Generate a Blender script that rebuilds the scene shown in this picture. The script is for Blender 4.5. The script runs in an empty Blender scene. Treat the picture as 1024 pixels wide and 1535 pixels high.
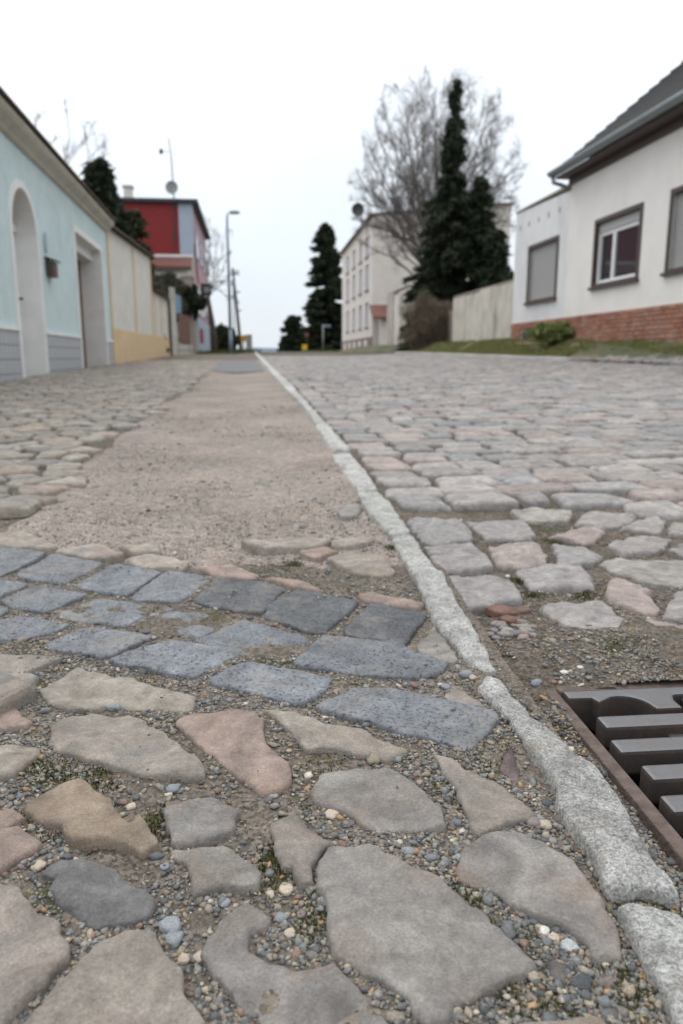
import bpy, bmesh, math, random
import numpy as np
from mathutils import Vector, Matrix
from mathutils.geometry import delaunay_2d_cdt

random.seed(7); RNG = np.random.default_rng(11)
scene = bpy.context.scene
COL = scene.collection
R = math.radians

# ------------------------------------------------------------------ camera
CAM_H = 0.40
FPX = 1120.0                                   # focal length in photo pixels (1024 wide)
PITCH = math.atan((767.5 - 535) / FPX)
cam = bpy.data.cameras.new('camera')
cam.sensor_fit = 'HORIZONTAL'; cam.sensor_width = 24.0; cam.lens = FPX / 1024 * 24.0
cam.clip_start = 0.02; cam.clip_end = 6000
cam.dof.use_dof = True; cam.dof.focus_distance = 0.70; cam.dof.aperture_fstop = 7.0
camo = bpy.data.objects.new('camera', cam); COL.objects.link(camo)
camo.location = (0, 0, CAM_H); camo.rotation_euler = (math.pi / 2 - PITCH, 0, 0)
scene.camera = camo

# ------------------------------------------------------------------ sky, sun, exposure
world = bpy.data.worlds.new('World'); scene.world = world; world.use_nodes = True
nt = world.node_tree; nt.nodes.clear()
wo = nt.nodes.new('ShaderNodeOutputWorld'); bg = nt.nodes.new('ShaderNodeBackground')
sky = nt.nodes.new('ShaderNodeTexSky'); sky.sky_type = 'NISHITA'; sky.sun_disc = False
SUN_EL, SUN_AZ = R(52), R(-35)                 # azimuth from +Y towards +X
sky.sun_elevation = SUN_EL; sky.sun_rotation = SUN_AZ
tc = nt.nodes.new('ShaderNodeTexCoord'); sep = nt.nodes.new('ShaderNodeSeparateXYZ')
nt.links.new(tc.outputs['Generated'], sep.inputs[0])
cr = nt.nodes.new('ShaderNodeValToRGB')        # overcast cloud deck: brighter towards the zenith
cr.color_ramp.elements[0].position = 0.0; cr.color_ramp.elements[0].color = (.80, .865, .93, 1)
cr.color_ramp.elements[1].position = 1.0; cr.color_ramp.elements[1].color = (1.0, 1.0, 1.0, 1)
e = cr.color_ramp.elements.new(0.33); e.color = (.885, .94, 1.0, 1)
nt.links.new(sep.outputs['Z'], cr.inputs[0])
mr = nt.nodes.new('ShaderNodeMapRange'); mr.inputs['From Min'].default_value = 0; mr.inputs['From Max'].default_value = 1
mr.inputs['To Min'].default_value = 9.0; mr.inputs['To Max'].default_value = 16.8
nt.links.new(sep.outputs['Z'], mr.inputs['Value'])
cn = nt.nodes.new('ShaderNodeTexNoise'); cn.inputs['Scale'].default_value = 2.2; cn.inputs['Detail'].default_value = 4
nt.links.new(tc.outputs['Generated'], cn.inputs['Vector'])
cm = nt.nodes.new('ShaderNodeMapRange'); cm.inputs['From Min'].default_value = .3; cm.inputs['From Max'].default_value = .7
cm.inputs['To Min'].default_value = .93; cm.inputs['To Max'].default_value = 1.07
nt.links.new(cn.outputs['Fac'], cm.inputs['Value'])
mu = nt.nodes.new('ShaderNodeMath'); mu.operation = 'MULTIPLY'
nt.links.new(mr.outputs[0], mu.inputs[0]); nt.links.new(cm.outputs[0], mu.inputs[1])
vm = nt.nodes.new('ShaderNodeVectorMath'); vm.operation = 'SCALE'
nt.links.new(cr.outputs[0], vm.inputs[0]); nt.links.new(mu.outputs[0], vm.inputs['Scale'])
mx = nt.nodes.new('ShaderNodeMix'); mx.data_type = 'RGBA'; mx.inputs['Factor'].default_value = 0.93
nt.links.new(sky.outputs[0], mx.inputs['A']); nt.links.new(vm.outputs[0], mx.inputs['B'])
nt.links.new(mx.outputs['Result'], bg.inputs['Color']); bg.inputs['Strength'].default_value = 0.1
nt.links.new(bg.outputs[0], wo.inputs[0])
sun = bpy.data.lights.new('sun', 'SUN'); sun.energy = 1.0; sun.angle = R(35); sun.color = (1, .97, .93)
suno = bpy.data.objects.new('sun', sun); COL.objects.link(suno)
sd = Vector((math.sin(SUN_AZ) * math.cos(SUN_EL), math.cos(SUN_AZ) * math.cos(SUN_EL), math.sin(SUN_EL)))
suno.rotation_euler = sd.to_track_quat('Z', 'Y').to_euler(); suno.location = (-20, 20, 40)
vs = scene.view_settings; vs.view_transform = 'Standard'; vs.look = 'None'; vs.exposure = 0.2; vs.gamma = 1.0
vs.use_curve_mapping = False
scene.render.engine = 'CYCLES'
scene.cycles.use_denoising = True
scene.cycles.max_bounces = 5; scene.cycles.diffuse_bounces = 3; scene.cycles.glossy_bounces = 2
scene.cycles.transmission_bounces = 3; scene.cycles.caustics_reflective = False; scene.cycles.caustics_refractive = False

# ------------------------------------------------------------------ noise, terrain, layout helpers
_T = np.random.default_rng(3).random((256, 256))
def vn(x, y):
    x = np.asarray(x, float); y = np.asarray(y, float)
    xi = np.floor(x).astype(int); yi = np.floor(y).astype(int); fx = x - xi; fy = y - yi
    fx = fx * fx * (3 - 2 * fx); fy = fy * fy * (3 - 2 * fy)
    a = _T[xi & 255, yi & 255]; b = _T[(xi + 1) & 255, yi & 255]; c = _T[xi & 255, (yi + 1) & 255]; d = _T[(xi + 1) & 255, (yi + 1) & 255]
    return (a * (1 - fx) + b * fx) * (1 - fy) + (c * (1 - fx) + d * fx) * fy - .5
def fbm(x, y, s, o=3, off=0.0):
    r = 0; a = 1.0
    for i in range(o):
        r = r + a * vn(np.asarray(x) * s + off + 17.3 * i, np.asarray(y) * s + off * 1.7 + 9.1 * i); s *= 2.1; a *= .5
    return r
def sstep(a, b, t):
    t = np.clip((np.asarray(t, float) - a) / (b - a), 0, 1); return t * t * (3 - 2 * t)
def G(x, y):                                    # level of the street: climbs to a crest, then falls away
    x = np.asarray(x, float); y = np.asarray(y, float)
    z = .0148 * np.minimum(y, 140) - np.where(y > 46, .0004 * (np.clip(y, 46, 140) - 46) ** 2, 0)
    xr = np.clip(x - .3, 0, 6)
    return z + .024 * xr + .0022 * np.clip(y, 0, 60) * sstep(0, 3, x)
def Gf(x, y): return float(G(x, y))
def ray(px, py):
    u = (px - 512) / FPX; v = (767.5 - py) / FPX
    return np.array((u, math.cos(PITCH) + v * math.sin(PITCH), -math.sin(PITCH) + v * math.cos(PITCH)))
def gp(px, py, dz=0.0):                         # where a sight line meets the street
    d = ray(px, py); lo, hi = .2, 70.0
    f = lambda t: CAM_H + d[2] * t - Gf(d[0] * t, d[1] * t) - dz
    for t in np.geomspace(.25, 70, 120):
        if f(t) < 0: hi = t; break
        lo = t
    for i in range(40):
        m = (lo + hi) / 2
        if f(m) > 0: lo = m
        else: hi = m
    return (d[0] * lo, d[1] * lo)
def at_y(px, py, Y):
    d = ray(px, py); t = Y / d[1]; return Vector((d[0] * t, Y, CAM_H + d[2] * t))
def proj(x, y, z):
    dz = z - CAM_H; dep = y * math.cos(PITCH) - dz * math.sin(PITCH); up = y * math.sin(PITCH) + dz * math.cos(PITCH)
    return 512 + FPX * x / dep, 767.5 - FPX * up / dep

# ------------------------------------------------------------------ material helpers
def newmat(name):
    m = bpy.data.materials.new(name); m.use_nodes = True
    return m, m.node_tree, m.node_tree.nodes['Principled BSDF']
def N(nt, t, **kw):
    n = nt.nodes.new(t)
    for k, v in kw.items():
        if k in n.inputs: n.inputs[k].default_value = v
        else: setattr(n, k, v)
    return n
def noise_node(nt, vec, scale, detail=4, rough=.55):
    n = N(nt, 'ShaderNodeTexNoise'); n.inputs['Scale'].default_value = scale; n.inputs['Detail'].default_value = detail
    n.inputs['Roughness'].default_value = rough; nt.links.new(vec, n.inputs['Vector']); return n.outputs['Fac']
def rng_node(nt, val, a, b, c, d):
    n = N(nt, 'ShaderNodeMapRange'); nt.links.new(val, n.inputs['Value'])
    n.inputs['From Min'].default_value = a; n.inputs['From Max'].default_value = b
    n.inputs['To Min'].default_value = c; n.inputs['To Max'].default_value = d; return n.outputs[0]
def mixc(nt, fac, a, b, blend='MIX'):
    n = N(nt, 'ShaderNodeMix', data_type='RGBA', blend_type=blend)
    for s, v in (('Factor', fac), ('A', a), ('B', b)):
        if isinstance(v, (int, float)): n.inputs[s].default_value = v
        elif isinstance(v, tuple): n.inputs[s].default_value = (*v, 1) if len(v) == 3 else v
        else: nt.links.new(v, n.inputs[s])
    return n.outputs['Result']
def scalec(nt, col, fac):
    n = N(nt, 'ShaderNodeVectorMath', operation='SCALE')
    if isinstance(col, tuple): n.inputs[0].default_value = col
    else: nt.links.new(col, n.inputs[0])
    nt.links.new(fac, n.inputs['Scale']); return n.outputs[0]
def bump(nt, bs, hs):
    prev = None
    for h, dist, st in hs:
        b = N(nt, 'ShaderNodeBump'); b.inputs['Strength'].default_value = st; b.inputs['Distance'].default_value = dist
        nt.links.new(h, b.inputs['Height'])
        if prev: nt.links.new(prev, b.inputs['Normal'])
        prev = b.outputs[0]
    nt.links.new(prev, bs.inputs['Normal'])
def pos(nt): return N(nt, 'ShaderNodeNewGeometry').outputs['Position']
def colattr(nt): return N(nt, 'ShaderNodeAttribute', attribute_name='col').outputs['Color']
def mul(nt, a, b):
    n = N(nt, 'ShaderNodeMath', operation='MULTIPLY')
    nt.links.new(a, n.inputs[0])
    if isinstance(b, (int, float)): n.inputs[1].default_value = b
    else: nt.links.new(b, n.inputs[1])
    return n.outputs[0]

def plain(name, color, rough=.8, scale=6, var=.15, bs=60, bd=.003, bst=.4, spec=.3, stain=None, metal=0):
    m, t, b = newmat(name); p = pos(t)
    f = rng_node(t, noise_node(t, p, scale, 5), .25, .75, 1 - var, 1 + var)
    c = scalec(t, tuple(color), f)
    if stain:
        sc, amt, colr = stain
        mp = N(t, 'ShaderNodeMapping'); mp.inputs['Scale'].default_value = (1, 1, .35); t.links.new(p, mp.inputs[0])
        s = rng_node(t, noise_node(t, mp.outputs[0], sc, 6, .65), .5, .72, 0, amt)
        c = mixc(t, s, c, colr)
    t.links.new(c, b.inputs['Base Color'])
    b.inputs['Roughness'].default_value = rough; b.inputs['Specular IOR Level'].default_value = spec; b.inputs['Metallic'].default_value = metal
    if bst: bump(t, b, [(noise_node(t, p, bs, 4), bd, bst)])
    return m

def stone_mat(name, kind):
    m, t, b = newmat(name); p = pos(t); c = colattr(t)
    nb_ = N(t, 'ShaderNodeTexNoise'); nb_.inputs['Scale'].default_value = 15; nb_.inputs['Detail'].default_value = 7; nb_.inputs['Roughness'].default_value = .62; nb_.inputs['Distortion'].default_value = 1.4; t.links.new(p, nb_.inputs['Vector'])
    big = rng_node(t, nb_.outputs['Fac'], .3, .7, .62, 1.34)
    c1 = scalec(t, c, big)
    mid = rng_node(t, noise_node(t, p, 60, 7, .75), .3, .7, .72, 1.26)
    c1 = scalec(t, c1, mid)
    if kind == 'sand':
        tint = rng_node(t, noise_node(t, p, 11, 5, .6), .5, .72, 0, .6)
        c1 = mixc(t, tint, c1, (.33, .235, .18))
        tint2 = rng_node(t, noise_node(t, p, 23, 4, .6), .52, .75, 0, .5)
        c1 = mixc(t, tint2, c1, (.20, .20, .205))
        sp = rng_node(t, noise_node(t, p, 430, 4, .7), .3, .7, .76, 1.24); c1 = scalec(t, c1, sp)
        b.inputs['Roughness'].default_value = .82
        bump(t, b, [(noise_node(t, p, 28, 7, .68), .014, .6), (noise_node(t, p, 170, 7, .8), .006, .7)])
    elif kind == 'slag':
        pit = rng_node(t, noise_node(t, p, 240, 4, .6), .34, .46, .35, 1)
        c1 = scalec(t, c1, pit)
        dust = rng_node(t, noise_node(t, p, 16, 6, .7), .5, .75, 0, .6)
        c1 = mixc(t, dust, c1, (.27, .24, .205))
        b.inputs['Roughness'].default_value = .62; b.inputs['Specular IOR Level'].default_value = .45
        bump(t, b, [(noise_node(t, p, 35, 4), .005, .5), (pit, .0015, .6), (noise_node(t, p, 420, 3), .0008, .6)])
    elif kind == 'granite':
        v = N(t, 'ShaderNodeTexVoronoi'); v.inputs['Scale'].default_value = 620; t.links.new(p, v.inputs['Vector'])
        sx = N(t, 'ShaderNodeSeparateColor'); t.links.new(v.outputs['Color'], sx.inputs[0])
        sp = rng_node(t, sx.outputs[0], 0, 1, .62, 1.38)
        c1 = scalec(t, c1, sp)
        dk = rng_node(t, noise_node(t, p, 210, 5, .75), .53, .63, 0, .65); c1 = mixc(t, dk, c1, (.10, .10, .105))
        ru = rng_node(t, noise_node(t, p, 19, 5, .7), .56, .76, 0, .6); c1 = mixc(t, ru, c1, (.27, .19, .12))
        b.inputs['Roughness'].default_value = .8
        bump(t, b, [(noise_node(t, p, 34, 7, .7), .016, .65), (noise_node(t, p, 190, 6, .75), .006, .8)])
    else:                                        # worn street cobbles
        sp = rng_node(t, noise_node(t, p, 420, 3), .3, .7, .78, 1.22); c1 = scalec(t, c1, sp)
        b.inputs['Roughness'].default_value = .72
        bump(t, b, [(noise_node(t, p, 30, 5, .6), .008, .6), (noise_node(t, p, 150, 5, .7), .002, .7)])
    t.links.new(c1, b.inputs['Base Color']); b.inputs['Specular IOR Level'].default_value = .35
    return m

M = {}
M['sand'] = stone_mat('sandstone', 'sand'); M['slag'] = stone_mat('slag_block', 'slag')
M['granite'] = stone_mat('granite', 'granite'); M['cobble'] = stone_mat('cobble', 'cobble')
def pebble_mat():
    m, t, b = newmat('gravel'); p = pos(t)
    f = rng_node(t, noise_node(t, p, 600, 3), .3, .7, .75, 1.25)
    t.links.new(scalec(t, colattr(t), f), b.inputs['Base Color']); b.inputs['Roughness'].default_value = .7
    b.inputs['Specular IOR Level'].default_value = .35
    bump(t, b, [(noise_node(t, p, 900, 3), .0006, .6)])
    return m
M['pebble'] = pebble_mat()
def soil_mat(name, c1, c2, moss, grit=1.0):
    m, t, b = newmat(name); p = pos(t)
    c = mixc(t, rng_node(t, noise_node(t, p, 3.1, 6, .6), .3, .7, 0, 1), c1, c2)
    v = N(t, 'ShaderNodeTexVoronoi'); v.inputs['Scale'].default_value = 260; t.links.new(p, v.inputs['Vector'])
    sx = N(t, 'ShaderNodeSeparateColor'); t.links.new(v.outputs['Color'], sx.inputs[0])
    c = scalec(t, c, rng_node(t, sx.outputs[0], 0, 1, 1 - .45 * grit, 1 + .45 * grit))
    c = scalec(t, c, rng_node(t, noise_node(t, p, 34, 6, .7), .28, .72, .68, 1.3)); c = scalec(t, c, rng_node(t, noise_node(t, p, 1.7, 7, .68), .3, .7, .74, 1.24))
    if moss:
        fac = rng_node(t, noise_node(t, p, 7.5, 6, .65), moss, moss + .09, 0, .8)
        c = mixc(t, fac, c, (.055, .062, .022))
    t.links.new(c, b.inputs['Base Color']); b.inputs['Roughness'].default_value = .95; b.inputs['Specular IOR Level'].default_value = .15
    bump(t, b, [(noise_node(t, p, 40, 6, .7), .012, .6), (v.outputs['Distance'], .003, .7)])
    return m
M['bed'] = soil_mat('joint_soil', (.135, .113, .092), (.19, .165, .138), .565)
M['path'] = soil_mat('trodden_earth', (.30, .252, .22), (.258, .23, .205), .76, .9)
M['roadbed'] = soil_mat('road_bed', (.105, .088, .07), (.155, .13, .108), .57)
def far_road():
    m, t, b = newmat('far_ground'); p = pos(t)
    c = mixc(t, rng_node(t, noise_node(t, p, .5, 6), .35, .65, 0, 1), (.10, .085, .05), (.055, .075, .026))
    t.links.new(c, b.inputs['Base Color']); b.inputs['Roughness'].default_value = .95
    return m
M['terrain'] = far_road()
M['asphalt'] = plain('asphalt', (.155, .155, .16), .85, 12, .2, 200, .004, .6)

# ------------------------------------------------------------------ mesh helpers
def link(o): COL.objects.link(o); return o
def tag(o, label=None, cat=None, group=None, kind=None):
    if label: o['label'] = label
    if cat: o['category'] = cat
    if group: o['group'] = group
    if kind: o['kind'] = kind
    return o
def empty(name, loc=(0, 0, 0), rz=0.0):
    o = bpy.data.objects.new(name, None); o.location = loc; o.rotation_euler = (0, 0, rz); o.empty_display_size = .2
    return link(o)
def mesh_np(name, v, f, mat, parent=None, smooth=False, col=None, loc=None):
    me = bpy.data.meshes.new(name); me.from_pydata([tuple(map(float, p)) for p in v] if not isinstance(v, list) else v, [], f if isinstance(f, list) else f.tolist())
    if col is not None:
        a = me.color_attributes.new('col', 'FLOAT_COLOR', 'POINT')
        c = np.ones((len(me.vertices), 4), np.float32); c[:, :3] = col; a.data.foreach_set('color', c.ravel())
    if mat: me.materials.append(mat)
    if smooth: me.polygons.foreach_set('use_smooth', [True] * len(me.polygons))
    me.update()
    o = bpy.data.objects.new(name, me); link(o)
    if loc is not None: o.location = loc
    if parent: o.parent = parent
    return o
def tri_mesh(name, v, tris, mat, parent=None, smooth=False, col=None):      # fast path for big triangle soups
    me = bpy.data.meshes.new(name); v = np.asarray(v, np.float32); tris = np.asarray(tris, np.int32)
    me.vertices.add(len(v)); me.vertices.foreach_set('co', v.ravel())
    me.loops.add(tris.size); me.loops.foreach_set('vertex_index', tris.ravel())
    me.polygons.add(len(tris)); me.polygons.foreach_set('loop_start', np.arange(0, tris.size, 3, dtype=np.int32))
    if smooth: me.polygons.foreach_set('use_smooth', np.ones(len(tris), bool))
    if col is not None:
        a = me.color_attributes.new('col', 'FLOAT_COLOR', 'POINT'); c = np.ones((len(v), 4), np.float32); c[:, :3] = col
        a.data.foreach_set('color', c.ravel())
    me.materials.append(mat); me.update(calc_edges=True); me.validate()
    o = link(bpy.data.objects.new(name, me))
    if parent: o.parent = parent
    return o
class MB:
    def __init__(s): s.v = []; s.f = []
    def add(s, vs, fs):
        n = len(s.v); s.v += [tuple(map(float, p)) for p in vs]; s.f += [tuple(i + n for i in f) for f in fs]; return s
    def box(s, x0, x1, y0, y1, z0, z1):
        return s.add([(x0, y0, z0), (x1, y0, z0), (x1, y1, z0), (x0, y1, z0), (x0, y0, z1), (x1, y0, z1), (x1, y1, z1), (x0, y1, z1)],
                     [(0, 3, 2, 1), (4, 5, 6, 7), (0, 1, 5, 4), (1, 2, 6, 5), (2, 3, 7, 6), (3, 0, 4, 7)])
    def prism(s, pts, axis, a, b):               # polygon in the plane across axis, pushed from a to b
        n = len(pts)
        def P(p, t): return {'x': (t, p[0], p[1]), 'y': (p[0], t, p[1]), 'z': (p[0], p[1], t)}[axis]
        return s.add([P(p, a) for p in pts] + [P(p, b) for p in pts],
                     [tuple(range(n))[::-1], tuple(range(n, 2 * n))] + [(i, (i + 1) % n, n + (i + 1) % n, n + i) for i in range(n)])
    def tube(s, pts, rad, k=6, cap=True):
        pts = [Vector(p) for p in pts]; n0 = len(s.v); m = len(pts)
        rads = rad if isinstance(rad, (list, tuple)) else [rad] * m
        for i, p in enumerate(pts):
            d = (pts[min(i + 1, m - 1)] - pts[max(i - 1, 0)]).normalized()
            a = d.cross(Vector((0, 0, 1)) if abs(d.z) < .9 else Vector((1, 0, 0))).normalized(); b = d.cross(a)
            for j in range(k):
                t = 2 * math.pi * j / k; q = p + (a * math.cos(t) + b * math.sin(t)) * rads[i]; s.v.append(tuple(q))
        for i in range(m - 1):
            for j in range(k):
                s.f.append((n0 + i * k + j, n0 + i * k + (j + 1) % k, n0 + (i + 1) * k + (j + 1) % k, n0 + (i + 1) * k + j))
        if cap: s.f.append(tuple(n0 + j for j in range(k))[::-1]); s.f.append(tuple(n0 + (m - 1) * k + j for j in range(k)))
        return s
    def build(s, name, mat, parent=None, smooth=False, bevel=0):
        o = mesh_np(name, s.v, s.f, mat, parent, smooth)
        bm = bmesh.new(); bm.from_mesh(o.data); bmesh.ops.recalc_face_normals(bm, faces=bm.faces)
        if bevel: bmesh.ops.bevel(bm, geom=list(bm.edges), offset=bevel, segments=2, affect='EDGES', profile=.6)
        bm.to_mesh(o.data); bm.free(); return o
def wall_panel(mb, s0, s1, z0, z1, holes, th, zt=None):
    """front face at y=0 with rectangular openings (s0,s1,z0,z1) and reveals th deep; zt(s) may shape the top edge"""
    S = sorted({s0, s1, *[h[0] for h in holes], *[h[1] for h in holes]}); Z = sorted({z0, z1, *[h[2] for h in holes], *[h[3] for h in holes]})
    top = (lambda s, z: zt(s) if (zt and z == z1) else z)
    for a, b in zip(S, S[1:]):
        for c, d in zip(Z, Z[1:]):
            if any(h[0] <= a and b <= h[1] and h[2] <= c and d <= h[3] for h in holes): continue
            for y in (0, th): mb.add([(a, y, top(a, c)), (b, y, top(b, c)), (b, y, top(b, d)), (a, y, top(a, d))], [(0, 1, 2, 3)])
    for h in list(holes) + [(s0, s1, z0, z1)]:
        a, b, c, d = h; tp = (h == (s0, s1, z0, z1))
        q = [(a, c), (b, c), (b, top(b, d) if tp else d), (a, top(a, d) if tp else d)]
        for i in range(4):
            p, r = q[i], q[(i + 1) % 4]
            mb.add([(p[0], 0, p[1]), (r[0], 0, r[1]), (r[0], th, r[1]), (p[0], th, p[1])], [(0, 1, 2, 3)])
    return mb

# ------------------------------------------------------------------ stones
def smooth_outline(poly, step, jit, seed):
    P = np.array(poly, float); n = len(P); out = []
    for i in range(n):
        p0, p1, p2, p3 = P[i - 1], P[i], P[(i + 1) % n], P[(i + 2) % n]
        k = max(1, int(np.linalg.norm(p2 - p1) / step)); tn = .16
        m1 = (p2 - p0) * tn; m2 = (p3 - p1) * tn
        L = np.linalg.norm(p2 - p1)
        for m in (m1, m2):
            l = np.linalg.norm(m)
            if l > L * .8: m *= L * .8 / l
        for j in range(k):
            t = j / k; t2 = t * t; t3 = t2 * t
            out.append((2 * t3 - 3 * t2 + 1) * p1 + (t3 - 2 * t2 + t) * m1 + (-2 * t3 + 3 * t2) * p2 + (t3 - t2) * m2)
    O = np.array(out)
    a = fbm(O[:, 0], O[:, 1], 55, 4, seed); b = fbm(O[:, 0], O[:, 1], 55, 4, seed + 41.3); O[:, 0] += jit * 3.2 * a; O[:, 1] += jit * 3.2 * b
    return O
def inside(P, poly):
    x, y = P[:, 0], P[:, 1]; r = np.zeros(len(P), bool); n = len(poly); j = n - 1
    for i in range(n):
        xi, yi = poly[i]; xj, yj = poly[j]
        if yi != yj:
            c = ((yi > y) != (yj > y)) & (x < (xj - xi) * (y - yi) / (yj - yi) + xi); r ^= c
        j = i
    return r
def dist_poly(P, O):
    A = O; B = np.roll(O, -1, 0); AB = B - A; L2 = (AB ** 2).sum(1) + 1e-12
    d = np.full(len(P), 9.0)
    for i in range(0, len(P), 600):
        q = P[i:i + 600][:, None, :] - A[None]
        t = np.clip((q * AB).sum(2) / L2, 0, 1)
        d[i:i + 600] = np.sqrt(((q - t[..., None] * AB) ** 2).sum(2)).min(1)
    return d
TRACED = []                                       # outlines already laid, for keeping gravel in the joints
def stone(name, poly, mat, col, parent, lift=.006, r=.014, drop=.011, amp=.003, step=.0045, jit=.0016, depth=.03, tilt=.012, dome=.004, keep=True):
    seed = random.random() * 90
    O = smooth_outline(poly, step, jit, seed)
    if keep: TRACED.append(O)
    c = O.mean(0); area = abs(np.sum(O[:, 0] * np.roll(O[:, 1], -1) - np.roll(O[:, 0], -1) * O[:, 1])) / 2
    mn, mxx = O.min(0), O.max(0); sp = max(step, math.sqrt(area / 2600))
    gx, gy = np.meshgrid(np.arange(mn[0], mxx[0], sp), np.arange(mn[1], mxx[1], sp)); pts = np.c_[gx.ravel(), gy.ravel()]
    pts += RNG.uniform(-.32, .32, pts.shape) * sp
    pts = pts[inside(pts, O)]; d = dist_poly(pts, O); pts = pts[d > r * .85]
    tn = np.roll(O, -1, 0) - np.roll(O, 1, 0); nn = np.c_[-tn[:, 1], tn[:, 0]] / (np.linalg.norm(tn, axis=1)[:, None] + 1e-9)
    ar = np.sum(O[:, 0] * np.roll(O[:, 1], -1) - np.roll(O[:, 0], -1) * O[:, 1]);  nn *= 1 if ar > 0 else -1
    rings = []
    for k in (.10, .32, .62):
        q = O + nn * r * k; q = q[inside(q, O)]
        if len(q): q = q[dist_poly(q, O) > r * k * .8]; rings.append(q[::(1 if k < .5 else 2)])
    allp = np.vstack([O, *rings, pts]); n = len(O)
    vo, eo, fo, *_ = delaunay_2d_cdt([Vector(p) for p in allp], [(i, (i + 1) % n) for i in range(n)], [], 1, 1e-6)
    V = np.array([(p.x, p.y) for p in vo]); d = dist_poly(V, O)
    t = np.clip(d / r, 0, 1); prof = 1 - np.sqrt(np.clip(1 - (1 - t) ** 2, 0, 1))
    ew = drop * (1 + 1.1 * fbm(V[:, 0], V[:, 1], 28, 2, seed))
    w = max(mxx - mn) / 2
    tx, ty = random.uniform(-tilt, tilt), random.uniform(-tilt, tilt)
    z = G(V[:, 0], V[:, 1]) + lift - prof * ew + amp * 2 * fbm(V[:, 0], V[:, 1], 22, 4, seed + 5) + (V[:, 0] - c[0]) * tx + (V[:, 1] - c[1]) * ty
    z += dome * np.clip(d / (.6 * w), 0, 1)
    c3 = np.array((c[0], c[1], Gf(*c) + lift - depth))
    verts = np.c_[V, z] - c3; faces = [tuple(f) for f in fo]
    # skirt below the rim
    cnt = {}
    for f in faces:
        for a, b in zip(f, f[1:] + f[:1]): cnt[(a, b)] = 1
    be = [(a, b) for (a, b) in cnt if (b, a) not in cnt]
    low = {}; vl = list(map(tuple, verts))
    for a, b in be:
        for q in (a, b):
            if q not in low: low[q] = len(vl); vl.append((verts[q][0] * 1.01, verts[q][1] * 1.01, verts[q][2] - depth))
    faces += [(b, a, low[a], low[b]) for a, b in be]
    return mesh_np(name, vl, faces, mat, parent, True, col=np.array(col), loc=tuple(c3))
def px_poly(pts, dz=0.0): return [gp(x, y, dz) for x, y in pts]
def jc(c, v=.08):
    k = 1 + random.uniform(-v, v); return tuple(x * k * (1 + random.uniform(-.012, .012)) for x in c)

# ------------------------------------------------------------------ the street: ground, bedding sheets
KB = -.122                                        # lie of the kerb
def kerbL(y): return np.interp(y, [0, .485, .606, .847, 1.146, 1.576, 2.10, 2.813, 4.95, 7.71, 20.96, 80], [.225, .205, .195, .168, .137, .107, .044, -.038, -.250, -.615, -2.237, -9.4])
def kerbR(y): return np.interp(y, [0, .504, .60, .83, 1.124, 1.594, 2.10, 2.867, 4.65, 7.71, 20.96, 80], [.275, .262, .258, .206, .193, .153, .107, .033, -.173, -.509, -2.105, -9.2])
WLA, WLB = -2.582, -.14                            # house front, one side of the street
WRA, WRB = 7.2, -.126                              # house front, other side
def roadR(y): return 6.05 - .126 * y + 0 * y
def pathL(y): return np.interp(y, [0, 1.3, 1.55, 1.82, 2.5, 3.47, 5.0, 7.7, 15.4, 22, 60], [-.72, -.72, -.74, -.76, -.86, -1.01, -1.18, -1.51, -2.55, -3.6, -9])

gx = np.concatenate([-np.geomspace(900, 12, 26), np.linspace(-11, 11, 45), np.geomspace(12, 900, 26)])
gy = np.concatenate([np.linspace(-30, 0, 7), np.linspace(1, 60, 60), np.geomspace(63, 3000, 40)])
XX, YY = np.meshgrid(gx, gy)
ZZ = G(XX, YY) - .12 - .6 * (1 - sstep(2, 5, YY)) * sstep(-3, 0, YY + 3)
bank = sstep(0, .9, XX - roadR(YY)) * (1 - sstep(45, 60, YY))
ZZ += bank * (.12 + .30) * sstep(3, 8, YY) + .10 * sstep(0, 1, pathL(YY) - 2.2 - XX) * sstep(20, 30, YY)
ZZ -= .012 * np.clip(YY - 140, 0, 2000) * .5
nx, ny = len(gx), len(gy)
quads = [(j * nx + i, j * nx + i + 1, (j + 1) * nx + i + 1, (j + 1) * nx + i) for j in range(ny - 1) for i in range(nx - 1)]
ground = tag(mesh_np('ground', np.c_[XX.ravel(), YY.ravel(), ZZ.ravel()], quads, M['terrain'], smooth=True), kind='structure')

def bedz(x, y): return G(x, y) - .0042 - .03 * sstep(1.32, 1.5, y) * sstep(-.02, .10, x - pathL(y)) * (1 - sstep(20, 24, y)) + .0045 * fbm(x, y, 9, 3, 2.2) + .003 * fbm(x, y, 60, 3, 8)
GR0 = np.array((.268, .850)); GV = np.array((.092, -.996)); GV /= np.linalg.norm(GV); GU = np.array((-GV[1], GV[0])); GRW = .48
def in_grate(x, y, m=0.0):
    u = (x - GR0[0]) * GU[0] + (y - GR0[1]) * GU[1]; v = (x - GR0[0]) * GV[0] + (y - GR0[1]) * GV[1]
    return (u > -m) & (u < GRW + m) & (v > -m) & (v < GRW + m)
def roadz(x, y):
    z = G(x, y) - .0195 + .007 * fbm(x, y, 5, 3, 4.1) + .005 * fbm(x, y, 50, 3, 1)
    near = np.exp(-(((x - .42) / .22) ** 2 + ((y - .98) / .10) ** 2)); z = z + .020 * near     # worn mortar behind the drain
    z = z - .008 * (1 - sstep(.0, .05, x - kerbR(y))) * (y < .95)
    return z
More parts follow.
